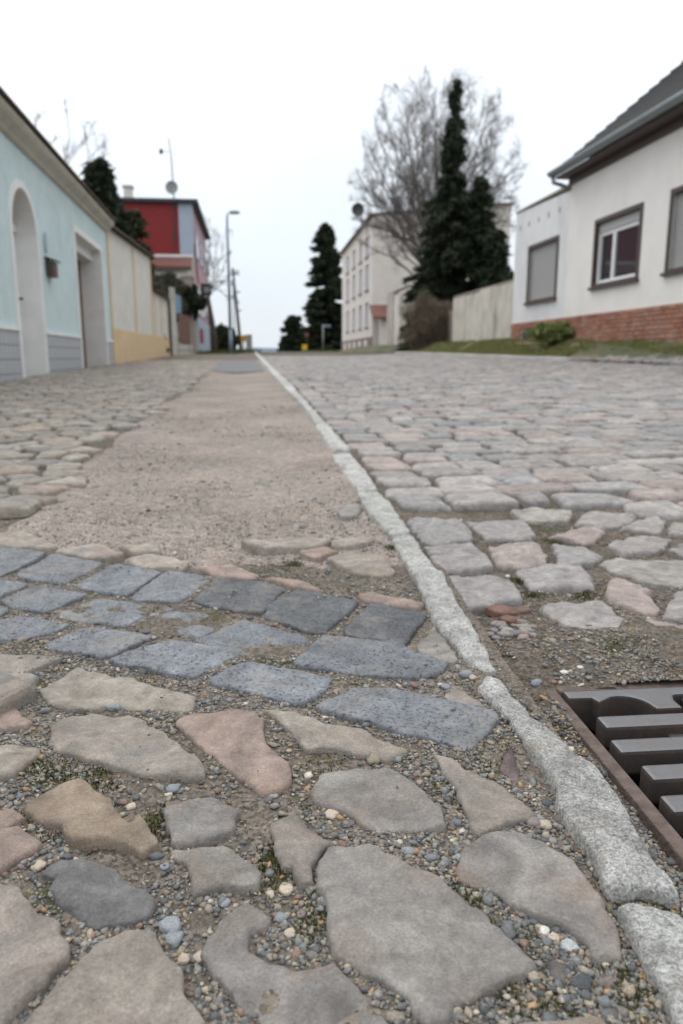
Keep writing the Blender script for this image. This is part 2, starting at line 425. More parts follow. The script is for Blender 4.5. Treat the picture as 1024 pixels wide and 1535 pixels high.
def sheet(name, ys, wfun, ws, zf, mat, hole=None):
    W, Y = np.meshgrid(ws, ys); X = wfun(W, Y); Z = zf(X, Y); n = len(ws)
    f = []
    cx = (X[:-1, :-1] + X[1:, 1:]) / 2; cy = (Y[:-1, :-1] + Y[1:, 1:]) / 2
    H = hole(cx, cy) if hole else np.zeros_like(cx, bool)
    for j in range(len(ys) - 1):
        for i in range(n - 1):
            if not H[j, i]: f.append((j * n + i, j * n + i + 1, (j + 1) * n + i + 1, (j + 1) * n + i))
    return tag(mesh_np(name, np.c_[X.ravel(), Y.ravel(), Z.ravel()], f, mat, smooth=True), kind='structure')
ys_f = np.concatenate([np.arange(-.6, .3, .1), np.arange(.3, 1.9, .011), np.geomspace(1.9, 75, 120)])
ws_f = np.concatenate([np.arange(-.03, .62, .011), np.geomspace(.63, 1, 12)])
pavement = sheet('pavement', ys_f, lambda W, Y: np.where(W < .63, kerbL(Y) - W * (1 + .9 * np.clip(Y, 0, 2)), kerbL(Y) - .63 * (1 + .9 * np.clip(Y, 0, 2)) - (W - .63) / .37 * (kerbL(Y) - .63 * (1 + .9 * np.clip(Y, 0, 2)) - np.minimum(WLA + WLB * Y - .1, kerbL(Y) - .63 * (1 + .9 * np.clip(Y, 0, 2)) - .3))), ws_f[::-1], bedz, M['bed'])
ws_r = np.concatenate([np.arange(-.02, 1.0, .012), np.geomspace(1.02, 7.6, 26)])
road = sheet('road', ys_f, lambda W, Y: np.where(W < 1, kerbR(Y) + W, kerbR(Y) + 1 + (W - 1) / 6.6 * np.maximum(roadR(Y) - kerbR(Y) - 1, .5)), ws_r, roadz, M['roadbed'], lambda x, y: in_grate(x, y, .010))
def path_z(X, Y):
    a = (kerbL(Y) - X) / np.maximum(kerbL(Y) - pathL(Y), .1)
    edge = np.minimum(sstep(-.10, .02, 1 - a + .06 * fbm(X, Y, 5, 4, 3)), sstep(1.14, 1.30, Y + .16 * fbm(X, Y, 6, 4, 6) - .10 * (X + .3)))
    return G(X, Y) - .038 + .034 * edge + .006 * sstep(1.7, 2.2, Y) - .012 * np.sin(np.clip(a, 0, 1) * math.pi) * edge + .012 * fbm(X, Y, 2.2, 3, 5) + .004 * fbm(X, Y, 30, 3, 7)
ys_p = np.concatenate([np.arange(1.05, 3.0, .016), np.geomspace(3.0, 21, 90)])
dirt = sheet('dirt_path', ys_p, lambda W, Y: kerbL(Y) + .01 - W * (kerbL(Y) + .01 - pathL(Y) + .10), np.linspace(0, 1, 70)[::-1], path_z, M['path'])
asp = [gp(*p) for p in [(316, 557), (352, 559), (397, 557), (392, 548), (384, 541), (345, 540), (322, 542)]]
mbp = MB(); mbp.prism([(p[0], p[1]) for p in asp], 'z', -.02, .004)
ap = mbp.build('asphalt_patch', M['asphalt']); tag(ap, kind='structure')
for v in ap.data.vertices: v.co.z += Gf(v.co.x, v.co.y) + .004 - .0
kerb = tag(empty('kerb', (0.2, .6, 0)), kind='structure')
kerb_inv = Vector((.2, .6, 0))
def under(o, par, off=(0, 0, 0)):
    o.parent = par; o.location = Vector(o.location) - Vector(off); return o

# hand-laid stones of the near pavement -------------------------------------------------
SAND = (.315, .278, .243); GREY = (.283, .264, .242); PINK = (.325, .252, .215); OCH = (.335, .268, .20); DGREY = (.20, .196, .19); TAN = (.345, .305, .262)
BLUE = (.150, .160, .176); BLUED = (.088, .092, .100); GRAN = (.46, .455, .43)
slabs = [  # outline in the plan as seen, colour
 ([(55,1030),(118,998),(210,1015),(295,1036),(294,1050),(280,1058),(165,1053),(100,1058),(75,1048)], TAN),
 ([(-60,980),(0,976),(92,981),(30,1005),(0,1016),(-60,1022)], TAN),
 ([(-60,1030),(0,1032),(15,1033),(30,1060),(50,1075),(42,1083),(0,1087),(-60,1090)], PINK),
 ([(78,1080),(130,1067),(195,1062),(220,1075),(262,1105),(302,1130),(306,1152),(280,1158),(210,1150),(125,1128),(74,1108)], TAN),
 ([(263,1078),(288,1062),(380,1062),(395,1075),(402,1105),(432,1135),(438,1168),(395,1182),(360,1160),(330,1135)], PINK),
 ([(397,1053),(450,1064),(533,1090),(613,1113),(600,1122),(570,1132),(530,1120),(486,1112),(459,1113),(423,1080)], TAN),
 ([(-60,1108),(0,1110),(50,1112),(62,1122),(20,1155),(0,1160),(-60,1162)], TAN),
 ([(34,1207),(65,1182),(117,1162),(165,1192),(172,1212),(190,1232),(205,1217),(230,1245),(233,1257),(215,1270),(185,1258),(145,1255),(95,1247),(87,1232)], OCH),
 ([(-70,1198),(0,1200),(20,1203),(32,1222),(0,1235),(-70,1238)], PINK),
 ([(-70,1243),(0,1240),(30,1233),(68,1247),(45,1267),(0,1294),(-70,1306)], PINK),
 ([(60,1298),(87,1280),(130,1277),(165,1297),(220,1327),(235,1343),(220,1362),(150,1381),(130,1365),(75,1330),(82,1308)], DGREY),
 ([(245,1203),(280,1192),(320,1187),(345,1195),(362,1210),(348,1237),(305,1252),(257,1255)], GREY),
 ([(258,1260),(305,1257),(350,1260),(375,1283),(390,1303),(385,1315),(340,1325),(295,1330),(285,1305),(270,1280)], GREY),
 ([(-80,1305),(0,1311),(30,1315),(48,1345),(85,1380),(100,1410),(90,1435),(70,1460),(30,1490),(0,1525),(-80,1575)], SAND),
 ([(35,1515),(95,1455),(145,1400),(185,1384),(225,1392),(250,1415),(272,1445),(270,1475),(305,1520),(312,1610),(30,1610)], SAND),
 ([(298,1418),(310,1385),(345,1358),(370,1346),(405,1365),(400,1377),(378,1385),(375,1410),(400,1425),(447,1434),(502,1427),(548,1479),(584,1526),(592,1610),(410,1610),(395,1535),(350,1480),(310,1440)], GREY),
 ([(406,1221),(439,1213),(470,1233),(500,1255),(480,1266),(470,1285),(469,1314),(447,1311),(435,1288),(415,1291)], SAND),
 ([(473,1278),(490,1262),(552,1257),(595,1276),(650,1303),(712,1346),(763,1389),(803,1425),(806,1437),(763,1463),(724,1471),(673,1510),(642,1524),(619,1514),(611,1483),(568,1463),(500,1420),(490,1350),(479,1315)], GREY),
 ([(466,1180),(486,1151),(572,1144),(611,1159),(650,1194),(673,1230),(634,1232),(556,1233),(529,1213),(474,1194)], GREY),
 ([(650,1123),(681,1129),(736,1159),(800,1200),(808,1208),(795,1215),(720,1239),(709,1229),(685,1174)], SAND),
 ([(681,1285),(694,1263),(730,1243),(770,1238),(807,1243),(847,1267),(873,1296),(902,1329),(920,1373),(929,1424),(898,1428),(876,1402),(840,1376),(811,1365),(789,1355),(723,1318),(694,1307)], GREY),
 ([(725,1540),(780,1525),(860,1517),(900,1520),(917,1540),(922,1610),(715,1610)], SAND),
 ([(625,964),(652,933),(685,979),(681,987),(650,979)], GREY),
 ([(666,1034),(681,1014),(732,1053),(697,1057)], GREY),
 ([(751,1143),(766,1106),(784,1151),(766,1162)], (.17, .13, .125)),
]
for k, (pl, c) in enumerate(slabs):
    P = px_poly(pl, .006); small = len(pl) < 6
    under(stone('paving_slab', P, M['sand'], jc(c), pavement, lift=.0 if small else random.uniform(.0005, .0035), r=.003 if small else .0042, drop=.003 if small else .0042, amp=.0036, jit=.0019, dome=.0), pavement)
flat = [  # thin slabs between the earth path and the dark blocks
 ([(-60,803),(30,798),(88,818),(60,824),(0,816),(-60,812)], TAN), ([(82,825),(140,814),(185,829),(155,837)], TAN), ([(180,817),(238,814),(239,826),(200,829)], TAN),
 ([(185,837),(220,830),(285,842),(270,852),(215,850)], TAN), ([(285,852),(350,848),(388,862),(370,868),(320,861)], PINK), ([(397,865),(450,870),(492,886),(450,883)], PINK),
 ([(360,810),(430,806),(495,807),(480,820),(390,821)], SAND), ([(450,827),(490,820),(508,826),(475,836)], PINK), ([(490,838),(513,831),(572,832),(593,856),(585,862),(533,860)], TAN),
 ([(497,808),(560,805),(550,815),(500,817)], SAND), ([(533,893),(560,889),(634,905),(622,912),(560,902)], PINK), ([(505,768),(520,757),(540,757),(537,772),(512,776)], GREY),
 ([(20,1018),(38,1012),(57,1014),(52,1024),(27,1026)], GREY)]
for pl, c in flat:
    under(stone('paving_slab', px_poly(pl, .003), M['sand'], jc(c), pavement, lift=.005, r=.006, drop=.006, step=.006, tilt=.015, dome=.002), pavement)
setts = [
 [(-60,818),(5,820),(68,828),(35,848),(0,863),(-60,868)], [(25,860),(80,831),(150,841),(152,846),(95,876),(30,867)], [(112,877),(172,845),(235,854),(240,859),(192,891),(118,882)],
 [(197,894),(250,856),(315,861),(318,866),(272,902),(220,900)], [(289,900),(327,865),(425,877),(429,882),(390,920),(320,911)],
 [(397,918),(402,908),(447,884),(535,901),(533,910),(486,949),(455,945),(398,926)], [(517,942),(556,905),(638,917),(640,925),(611,963),(603,967),(521,950)],
 [(-60,868),(0,868),(43,874),(0,893),(-60,900)], [(3,900),(55,878),(132,891),(67,917),(20,911)], [(87,915),(145,893),(227,905),(230,911),(185,935),(95,925)],
 [(193,931),(250,908),(345,923),(300,953),(215,940)], [(297,957),(360,925),(458,950),(465,962),(425,986),(350,977)],
 [(-60,906),(0,908),(15,914),(0,922),(-60,930)], [(-40,938),(30,924),(107,936),(35,958),(-30,955)], [(65,965),(132,940),(228,955),(155,984),(72,970)], [(165,986),(260,958),(360,978),(288,1014),(180,996)],
 [(437,990),(488,951),(603,968),(673,993),(668,1003),(650,1014),(619,1016),(533,1010),(441,997)], [(312,1017),(372,990),(500,1017),(455,1053),(330,1028)],
 [(470,1059),(529,1030),(588,1030),(700,1056),(744,1069),(746,1079),(712,1120),(689,1120),(611,1100),(537,1077)]]
for k, pl in enumerate(setts):
    under(stone('slag_block', px_poly(pl), M['slag'], jc(BLUED if k in (4, 5, 6) else BLUE, .14), pavement, lift=-.003 if k in (9, 10, 11) else .001, r=.004, drop=.0045, amp=.0024, jit=.0014, tilt=.008, dome=.0), pavement)
kst = [
 [(924,1347),(960,1344),(1024,1360),(1050,1375),(1120,1480),(1150,1610),(1045,1620),(1015,1535),(1004,1508),(993,1464),(971,1442),(953,1406),(938,1376)],
 [(716,1023),(728,1004),(752,1010),(770,1032),(795,1064),(857,1110),(906,1155),(930,1185),(944,1205),(952,1238),(985,1280),(1015,1318),(1020,1336),(960,1325),(915,1328),(902,1310),(898,1288),(865,1238),(836,1201),(832,1172),(799,1118),(766,1068)],
 [(586,802),(617,799),(637,828),(666,861),(695,907),(724,957),(747,996),(735,1000),(708,986),(683,960),(660,938),(650,925),(625,868),(604,835)],
 [(536,734),(567,733),(595,764),(615,796),(584,799),(552,764)], [(498,681),(525,679),(548,702),(565,730),(535,731),(515,707)]]
for pl in kst:
    under(stone('kerb_stone', px_poly(pl, .01), M['granite'], jc(GRAN, .05), kerb, lift=.007, r=.0065, drop=.008, amp=.0035, jit=.0014, depth=.05, step=.0045, dome=.002), kerb, kerb_inv)
y = 2.86
while y < 46:                                     # the rest of the kerb runs on up the street
    L = random.uniform(.7, 1.1) if y < 12 else 1.3
    y1 = y + L; g = .012
    P = [(float(kerbL(y + g)), y + g), (float(kerbL((y + y1) / 2)), (y + y1) / 2), (float(kerbL(y1 - g)), y1 - g), (float(kerbR(y1 - g)), y1 - g), (float(kerbR((y + y1) / 2)), (y + y1) / 2), (float(kerbR(y + g)), y + g)]
    under(stone('kerb_stone', P, M['granite'], jc(GRAN, .1), kerb, lift=.018, r=.015, drop=.014, amp=.004, jit=.004, depth=.06, step=.03, keep=y < 3), kerb, kerb_inv)
    y = y1

# hand-laid street cobbles near the drain
CB = [(.250, .233, .22), (.232, .219, .209), (.275, .251, .233), (.265, .222, .203), (.212, .208, .207), (.247, .228, .211)]
near_cob = [
 [(668,859),(720,856),(766,866),(784,886),(782,897),(737,903),(695,905)], [(774,851),(807,844),(873,844),(890,866),(892,876),(799,878)], [(906,888),(919,861),(944,863),(977,886),(989,909),(979,919),(944,907)],
 [(809,905),(832,897),(898,895),(931,919),(940,938),(935,946),(898,946),(848,934)], [(898,841),(927,832),(1060,835),(1085,870),(1024,874),(985,876),(952,861)], [(942,928),(973,922),(1024,931),(1085,945),(1065,958),(1000,958),(946,942)],
 [(993,919),(1014,884),(1065,878),(1095,922),(1024,926)], [(990,968),(1024,962),(1085,965),(1085,1000),(1024,997),(985,984)], [(635,815),(705,809),(732,828),(738,846),(668,855)], [(732,815),(802,809),(820,828),(814,841),(753,846)],
 [(830,815),(875,813),(903,827),(887,841),(839,839)], [(610,777),(686,774),(708,791),(705,806),(638,810)], [(699,779),(784,777),(803,794),(800,805),(735,806)], [(823,798),(887,785),(910,796),(880,810)], [(912,812),(960,796),(1010,803),(985,822),(935,826)], [(1005,822),(1030,806),(1085,806),(1090,828),(1030,830)],
 [(763,762),(796,756),(857,764),(851,777),(790,775)], [(862,779),(880,765),(950,768),(952,778),(905,787)], [(930,790),(975,768),(1000,775),(992,793)], [(1002,797),(1012,780),(1085,778),(1085,800)]]
for pl in near_cob:
    under(stone('cobblestone', px_poly(pl, -.004), M['cobble'], jc(random.choice(CB), .07), road, lift=-.008, r=.007, drop=.008, amp=.0048, jit=.0026, step=.005, depth=.03, tilt=.02, dome=.001), road)

# low-poly stones for the middle distance -------------------------------------------------
def lowstone(poly, lift, r, drop, rnd, rings=2, tilt=.03):
    P = np.array(poly); c = P.mean(0); n = len(P)
    tx, ty = rnd.uniform(-tilt, tilt), rnd.uniform(-tilt, tilt)
    size = np.linalg.norm(P - c, axis=1).mean()
    V = []; F = []
    levels = [(0, -drop * 2.6), (0, -drop), (r * .35, -drop * .35), (r, 0)][(0 if rings > 1 else 1):]
    for ins, dz in levels:
        q = c + (P - c) * max(.2, (1 - ins / size)); z = G(q[:, 0], q[:, 1]) + lift + dz + (q[:, 0] - c[0]) * tx + (q[:, 1] - c[1]) * ty
        if dz > -drop * .5: z = z + RNG.uniform(-.0012, .0012, n)
        V.append(np.c_[q, z])
    for l in range(len(levels) - 1):
        for i in range(n): F.append((l * n + i, l * n + (i + 1) % n, (l + 1) * n + (i + 1) % n, (l + 1) * n + i))
    V.append(np.array([[c[0], c[1], Gf(*c) + lift + rnd.uniform(0, .003)]])); k = (len(levels) - 1) * n
    for i in range(n): F.append((k + i, k + (i + 1) % n, len(levels) * n))
    return np.vstack(V), F
def rounded(poly, rnd, jit, k=3):
    P = [np.array(p) for p in poly]; n = len(P); out = []
    for i in range(n):
        a, b, c = P[i - 1], P[i], P[(i + 1) % n]
        out.append(b + (a - b) * .09); out.append(b + (c - b) * .10)
        if k > 2: out.append((b + c) / 2)
    return [tuple(p + np.array((rnd.uniform(-jit, jit), rnd.uniform(-jit, jit)))) for p in out]
def lay(cells, name, mat, parent, lift, r, drop, cols, limit):
    rnd = random.Random(5); cells = sorted(cells, key=lambda c: c[0]); acc_v = []; acc_f = []; acc_c = []; nv = 0; cnt = 0
    for (yy, xx, poly) in cells:
        c = np.array(rnd.choice(cols)) * rnd.uniform(.84, 1.18)
        px, py = proj(xx, yy, Gf(xx, yy)) if yy > .2 else (-999, 0)
        vis = -30 < px < 1060
        V, F = lowstone(rounded(poly, rnd, .006, 3 if yy < 7 else 2), lift + rnd.uniform(-.006, .006), r, drop, rnd, 2 if yy < 7 else 1)
        if vis and cnt < limit:
            cnt += 1; ctr = V.mean(0)
            o = mesh_np(name, V - ctr, F, mat, parent, True, col=c, loc=tuple(ctr)); o.data.polygons.foreach_set('use_smooth', [len(f) == 4 and i < len(F) * .5 for i, f in enumerate(F)])
        else:
            acc_v.append(V); acc_f += [tuple(i + nv for i in f) for f in F]; acc_c.append(np.tile(c, (len(V), 1))); nv += len(V)
    if acc_v:
        o = mesh_np(name, np.vstack(acc_v), acc_f, mat, parent, False, col=np.vstack(acc_c)); tag(o, kind='stuff')
rnd = random.Random(21); cells = []
y = .55; row = 0
while y < 30:
    d = rnd.uniform(.125, .17) * (1 if y < 14 else 1.3); w = .012 + rnd.uniform(0, .02); wmax = float(roadR(y) - kerbR(y))
    edge = []
    first = True
    while w < wmax:
        ww = rnd.uniform(.10, .23) if not first else rnd.uniform(.14, .18); first = False
        wav = lambda q: .05 * float(fbm(q * .6, y * .15, 1, 2, 3)) * min(1, q) * 2 + .10 * q * .35
        j = lambda: rnd.uniform(-.017, .017); g = .006
        q = [(w + g + j(), y + g + wav(w) + j()), (w + ww - g + j(), y + g + wav(w + ww) + j()), (w + ww - g + j(), y + d - g + wav(w + ww) + j()), (w + g + j(), y + d - g + wav(w) + j())]
        poly = [(float(kerbR(b)) + a, b) for a, b in q]
        cx = sum(p[0] for p in poly) / 4; cy = sum(p[1] for p in poly) / 4
        px, py = proj(cx, cy, Gf(cx, cy)); w += ww
        if cy < 1.70 and px < 1085 : continue
        if any(in_grate(np.array(p[0]), np.array(p[1]), .10) for p in poly): continue
        near_t = any(inside(np.array(poly), o).any() for o in TRACED[-20:]) if cy < 2.2 else False
        if near_t or cx > roadR(cy) - .05: continue
        cells.append((cy, cx, poly))
    y += d
lay(cells, 'cobblestone', M['cobble'], road, .000, .015, .010, CB, 270)

def clip(poly, m, n):                             # keep the side of the line through m facing -n
    out = []; k = len(poly)
    for i in range(k):
        a, b = poly[i], poly[(i + 1) % k]; da = (a[0] - m[0]) * n[0] + (a[1] - m[1]) * n[1]; db = (b[0] - m[0]) * n[0] + (b[1] - m[1]) * n[1]
        if da <= 0: out.append(a)
        if da * db < 0: t = da / (da - db); out.append((a[0] + (b[0] - a[0]) * t, a[1] + (b[1] - a[1]) * t))
    return out
def voronoi_cells(xr, yr, sx, sy, keep, seed, gap=.010):
    rd = random.Random(seed); S = {}
    nx = int((xr[1] - xr[0]) / sx); ny = int((yr[1] - yr[0]) / sy)
    for i in range(nx):
        for j in range(ny): S[i, j] = (xr[0] + (i + .5 + (j % 2) * .5 + rd.uniform(-.36, .36)) * sx, yr[0] + (j + .5 + rd.uniform(-.36, .36)) * sy)
    res = []
    for (i, j), p in S.items():
        if not keep(*p): continue
        poly = [(p[0] - sx * 1.5, p[1] - sy * 1.5), (p[0] + sx * 1.5, p[1] - sy * 1.5), (p[0] + sx * 1.5, p[1] + sy * 1.5), (p[0] - sx * 1.5, p[1] + sy * 1.5)]
        for di in range(-2, 3):
            for dj in range(-2, 3):
                q = S.get((i + di, j + dj))
                if q is None or (di, dj) == (0, 0): continue
                nrm = (q[0] - p[0], q[1] - p[1]); L = math.hypot(*nrm); n = (nrm[0] / L, nrm[1] / L)
                poly = clip(poly, (p[0] + nrm[0] / 2 - n[0] * gap, p[1] + nrm[1] / 2 - n[1] * gap), n)
                if len(poly) < 3: break
            if len(poly) < 3: break
        if len(poly) >= 3: res.append((p[1], p[0], poly))
    return res
def keep_pav(x, y):
    if x < WLA + WLB * y + .06: return False
    px, py = proj(x, y, Gf(x, y)) if y > .25 else (-999, 0)
    if y < 1.66: return px < -75
    return x < float(pathL(y)) - .01 + .10 * float(fbm(x, y, 2.5, 2, 9))
cells = voronoi_cells((-5.2, .2), (.1, 20), .145, .125, keep_pav, 4)
lay(cells, 'paving_stone', M['sand'], pavement, .016, .010, .009, [(.29, .26, .22), (.26, .24, .215), (.30, .255, .215), (.23, .218, .20), (.30, .28, .245)], 235)

# gravel in the joints -----------------------------------------------------------------------
def ico(sub):
    bm = bmesh.new(); bmesh.ops.create_icosphere(bm, subdivisions=sub, radius=1); v = np.array([x.co[:] for x in bm.verts]); f = np.array([[q.index for q in x.verts] for x in bm.faces]); bm.free(); return v, f
ICO1, ICO2 = ico(1), ico(2)
res = .003; mx0, my0 = -1.0, .28; mw, mh = int(2.1 / res), int(1.9 / res)
mask = np.zeros((mw, mh), bool)
for O in TRACED:
    a = np.maximum(((O.min(0) - (mx0, my0)) / res).astype(int), 0); b = np.minimum(((O.max(0) - (mx0, my0)) / res).astype(int) + 1, (mw, mh))
    if (b <= a).any(): continue
    ii, jj = np.meshgrid(np.arange(a[0], b[0]), np.arange(a[1], b[1]), indexing='ij')
    q = np.c_[ii.ravel() * res + mx0, jj.ravel() * res + my0]; mask[ii.ravel(), jj.ravel()] |= inside(q, O)
PC = np.array([(.20, .20, .20), (.13, .14, .155), (.09, .095, .105), (.24, .22, .19), (.17, .155, .14), (.28, .25, .20), (.30, .20, .12), (.42, .40, .36), (.20, .14, .12), (.16, .175, .19)])
PC = PC * (1.04, 1.0, .92); PW = np.array([.17, .17, .13, .12, .15, .08, .03, .03, .06, .06]); PW = PW / PW.sum()
def gravel(name, P, size, zf, parent, mat=None, sub=ICO1, flatten=.7, sink=.25):
    n = len(P); bv, bf = sub; k = len(bv)
    V = np.repeat(bv[None], n, 0) * (1 + RNG.uniform(-.28, .28, (n, k, 1)))
    sc = size[:, None] * np.c_[RNG.uniform(.75, 1.3, n), RNG.uniform(.65, 1.0, n), RNG.uniform(.5, .9, n) * flatten]
    V = V * sc[:, None, :]
    a = RNG.uniform(0, 6.28, n); b = RNG.uniform(-.5, .5, n)
    ca, sa, cb, sb = np.cos(a), np.sin(a), np.cos(b), np.sin(b)
    x, y, z = V[..., 0], V[..., 1], V[..., 2]
    x, z = x * cb[:, None] - z * sb[:, None], x * sb[:, None] + z * cb[:, None]
    x, y = x * ca[:, None] - y * sa[:, None], x * sa[:, None] + y * ca[:, None]
    zz = zf(P[:, 0], P[:, 1]) + size * (.5 - sink)
    V = np.stack([x + P[:, 0:1], y + P[:, 1:2], z + zz[:, None]], -1).reshape(-1, 3)
    F = (bf[None] + (np.arange(n) * k)[:, None, None]).reshape(-1, 3)
    c = PC[RNG.choice(len(PC), n, p=PW)] * RNG.uniform(.75, 1.25, (n, 1))
    return tri_mesh(name, V, F, mat or M['pebble'], parent, True, np.repeat(c, k, 0))
def samp(n, dens):
    y = .36 + 1.5 * RNG.random(n) ** 1.35; x = (RNG.random(n) * 2 - 1) * (.10 + .56 * y)
    ix = ((x - mx0) / res).astype(int).clip(0, mw - 1); iy = ((y - my0) / res).astype(int).clip(0, mh - 1)
    ok = ~mask[ix, iy] & ~in_grate(x, y, .009) & (RNG.random(n) < dens(x, y)); return np.c_[x, y][ok]
onroad = lambda x, y: x > kerbR(y)
def topz(x, y): return np.where(onroad(x, y), roadz(x, y), np.maximum(bedz(x, y), np.where((y > 1.26) & (x > pathL(y)), path_z(x, y), -9)))
def dn(x, y):
    clump = np.clip(.70 + 1.5 * fbm(x, y, 11, 3, 12), .06, 1)
    return clump * np.where(y > 1.3, .18, 1) * np.where(onroad(x, y) & (y > .95), .5, 1)
P = samp(190000, dn); gravel('gravel', P, np.exp(RNG.normal(math.log(.0016), .42, len(P))).clip(.0007, .004), topz, None).data.name = 'gravel'
g1 = bpy.data.objects['gravel']; tag(g1, 'fine grey and brown grit filling joints between the paving stones', 'gravel', kind='stuff')
P = samp(3200, lambda x, y: np.clip(.5 + 2.2 * fbm(x, y, 7, 3, 31), 0, 1) * np.where(y > 1.35, .25, 1)); g2 = gravel('coarse_gravel', P, np.exp(RNG.normal(math.log(.0036), .3, len(P))).clip(.002, .0075), topz, None, sub=ICO2)
tag(g2, 'coarse mixed pebbles scattered in joints between the paving slabs', 'gravel', kind='stuff')
yy = 1.45 + 4.5 * RNG.random(9000) ** 1.6; xx = kerbL(yy) - .02 - RNG.random(9000) * (kerbL(yy) - pathL(yy) - .05); ok = RNG.random(9000) < np.clip(.35 + 1.8 * fbm(xx, yy, 2.5, 3, 71), .03, 1)
P = np.c_[xx, yy][ok]; g4 = gravel('path_gravel', P, np.exp(RNG.normal(math.log(.0026), .45, len(P))).clip(.001, .008), lambda x, y: np.maximum(path_z(x, y), bedz(x, y)), None)
tag(g4, 'small stones trodden into the brown earth path', 'gravel', kind='stuff')
# grit lying on top of the dark blocks and slabs
n = 5200; yy = .62 + .75 * RNG.random(n); xx = (RNG.random(n) * 2 - 1) * (.1 + .5 * yy); ok = (xx < kerbL(yy) - .01) & (RNG.random(n) < np.clip(.25 + 1.6 * fbm(xx, yy, 6, 3, 51), 0, 1) * np.where(yy < .85, .15, 1))
P = np.c_[xx, yy][ok]; g3 = gravel('sand_grit', P, np.exp(RNG.normal(math.log(.0011), .45, len(P))).clip(.0005, .003), lambda x, y: G(x, y) + .0035, None)
tag(g3, 'loose sand grains lying on top of the dark paving blocks', 'grit', kind='stuff')

# moss and small weeds in the joints
def blades(name, P, h, zf, cols, mat, spread=.6, wd=.12):
    n = len(P); a = RNG.uniform(0, 6.28, n); hh = h * RNG.uniform(.5, 1.3, n); t = RNG.uniform(0, spread, n)
    z0 = zf(P[:, 0], P[:, 1]) - .1 * hh; dx, dy = np.cos(a), np.sin(a); w = hh * wd
    V = np.stack([np.c_[P[:, 0] - dy * w, P[:, 1] + dx * w, z0], np.c_[P[:, 0] + dy * w, P[:, 1] - dx * w, z0],
                  np.c_[P[:, 0] + dx * hh * t, P[:, 1] + dy * hh * t, z0 + hh * np.cos(t * .8)]], 1).reshape(-1, 3)
    c = np.array(cols)[RNG.integers(0, len(cols), n)] * RNG.uniform(.7, 1.3, (n, 1))
    return tri_mesh(name, V, np.arange(3 * n).reshape(-1, 3), mat, None, False, np.repeat(c, 3, 0))
def leafmat(name, rough=.7):
    m, t, b = newmat(name); t.links.new(colattr(t), b.inputs['Base Color']); b.inputs['Roughness'].default_value = rough; b.inputs['Specular IOR Level'].default_value = .2
    return m
M['leaf'] = leafmat('foliage')
P = samp(90000, lambda x, y: (fbm(x, y, 7.5, 4, 77) > .27) * np.where(y > 1.4, .6, 1.0))
moss_spots = [gp(*p) for p in [(700, 1330), (940, 1335), (985, 1340), (935, 1480), (950, 1500), (915, 1440), (400, 1300), (418, 1275), (480, 1370), (60, 1150), (90, 1160), (140, 1165), (240, 1230), (575, 940), (590, 935), (440, 840), (700, 1370), (590, 820), (780, 858), (800, 880), (880, 880), (760, 800), (830, 800)]]
Q = np.vstack([np.array(s) + RNG.normal(0, .009, (420, 2)) * (1, 1.5) for s in moss_spots])
ix = ((Q[:, 0] - mx0) / res).astype(int).clip(0, mw - 1); iy = ((Q[:, 1] - my0) / res).astype(int).clip(0, mh - 1); Q = Q[~mask[ix, iy]]
ms = blades('moss', np.vstack([P, Q]), .0038, topz, [(.06, .065, .02), (.085, .085, .025), (.05, .05, .025), (.10, .10, .03)], M['leaf'], 1.0, .3)
tag(ms, 'low dark green moss growing in the paving joints', 'moss', kind='stuff')
yy = RNG.uniform(1.7, 9, 5000); xx = np.where(RNG.random(5000) < .6, pathL(yy) + .03 + RNG.normal(0, .05, 5000), kerbL(yy) - np.abs(RNG.normal(0, .05, 5000)))
ok = fbm(xx, yy, 3, 3, 13) > .08; gw = blades('path_weeds', np.c_[xx, yy][ok], .016, lambda x, y: G(x, y) - .012, [(.07, .085, .03), (.10, .10, .045), (.06, .07, .025)], M['leaf'], .9, .2)
tag(gw, 'sparse short weeds along both edges of the earth path', 'weeds', kind='stuff')
# ================================================================== things
WHITE = plain('white_paint', (.72, .72, .73), .5, 9, .06, 90, .001, .2)
M['bluewall'] = plain('pale_blue_roughcast', (.555, .67, .68), .92, 3, .08, 28, .02, .8, stain=(1.2, .25, (.42, .50, .50)))
M['cream'] = plain('cream_render', (.62, .60, .545), .92, 2.5, .10, 50, .006, .5, stain=(1.5, .5, (.45, .44, .42)))
M['ochre'] = plain('ochre_render', (.62, .46, .28), .92, 2.5, .10, 50, .006, .4, stain=(2, .4, (.48, .38, .26)))
M['mould'] = plain('cornice_paint', (.50, .48, .40), .9, 5, .12, 40, .006, .4, stain=(2.5, .6, (.25, .25, .18)))
M['tilegrey'] = plain('glazed_tile', (.40, .42, .445), .45, 8, .08, 40, .001, .2, .5)
M['mortar'] = plain('mortar', (.30, .25, .22), .95, 20, .2, 120, .004, .5)
M['woodbrown'] = plain('brown_wood', (.16, .085, .055), .6, 14, .2, 80, .002, .4)
M['darkbrown'] = plain('dark_brown_paint', (.075, .055, .048), .55, 10, .12, 90, .001, .3)
M['rooftile'] = plain('dark_roof_tile', (.050, .052, .056), .65, 6, .2, 60, .004, .5)
M['rooftile_brown'] = plain('brown_roof_tile', (.12, .085, .065), .8, 5, .25, 40, .006, .5)
M['whitewall'] = plain('white_render', (.79, .76, .725), .92, 2, .05, 60, .004, .35, stain=(.9, .35, (.56, .53, .49)))
M['annexwall'] = plain('weathered_white_render', (.68, .68, .685), .92, 2, .06, 60, .004, .35, stain=(1.3, .6, (.46, .465, .48)))
M['shutter'] = plain('shutter_slat', (.42, .42, .41), .6, 10, .05, 90, .001, .1)
M['concrete'] = plain('old_concrete', (.52, .49, .43), .92, 2, .2, 40, .006, .5, stain=(1.6, .85, (.18, .17, .15)))
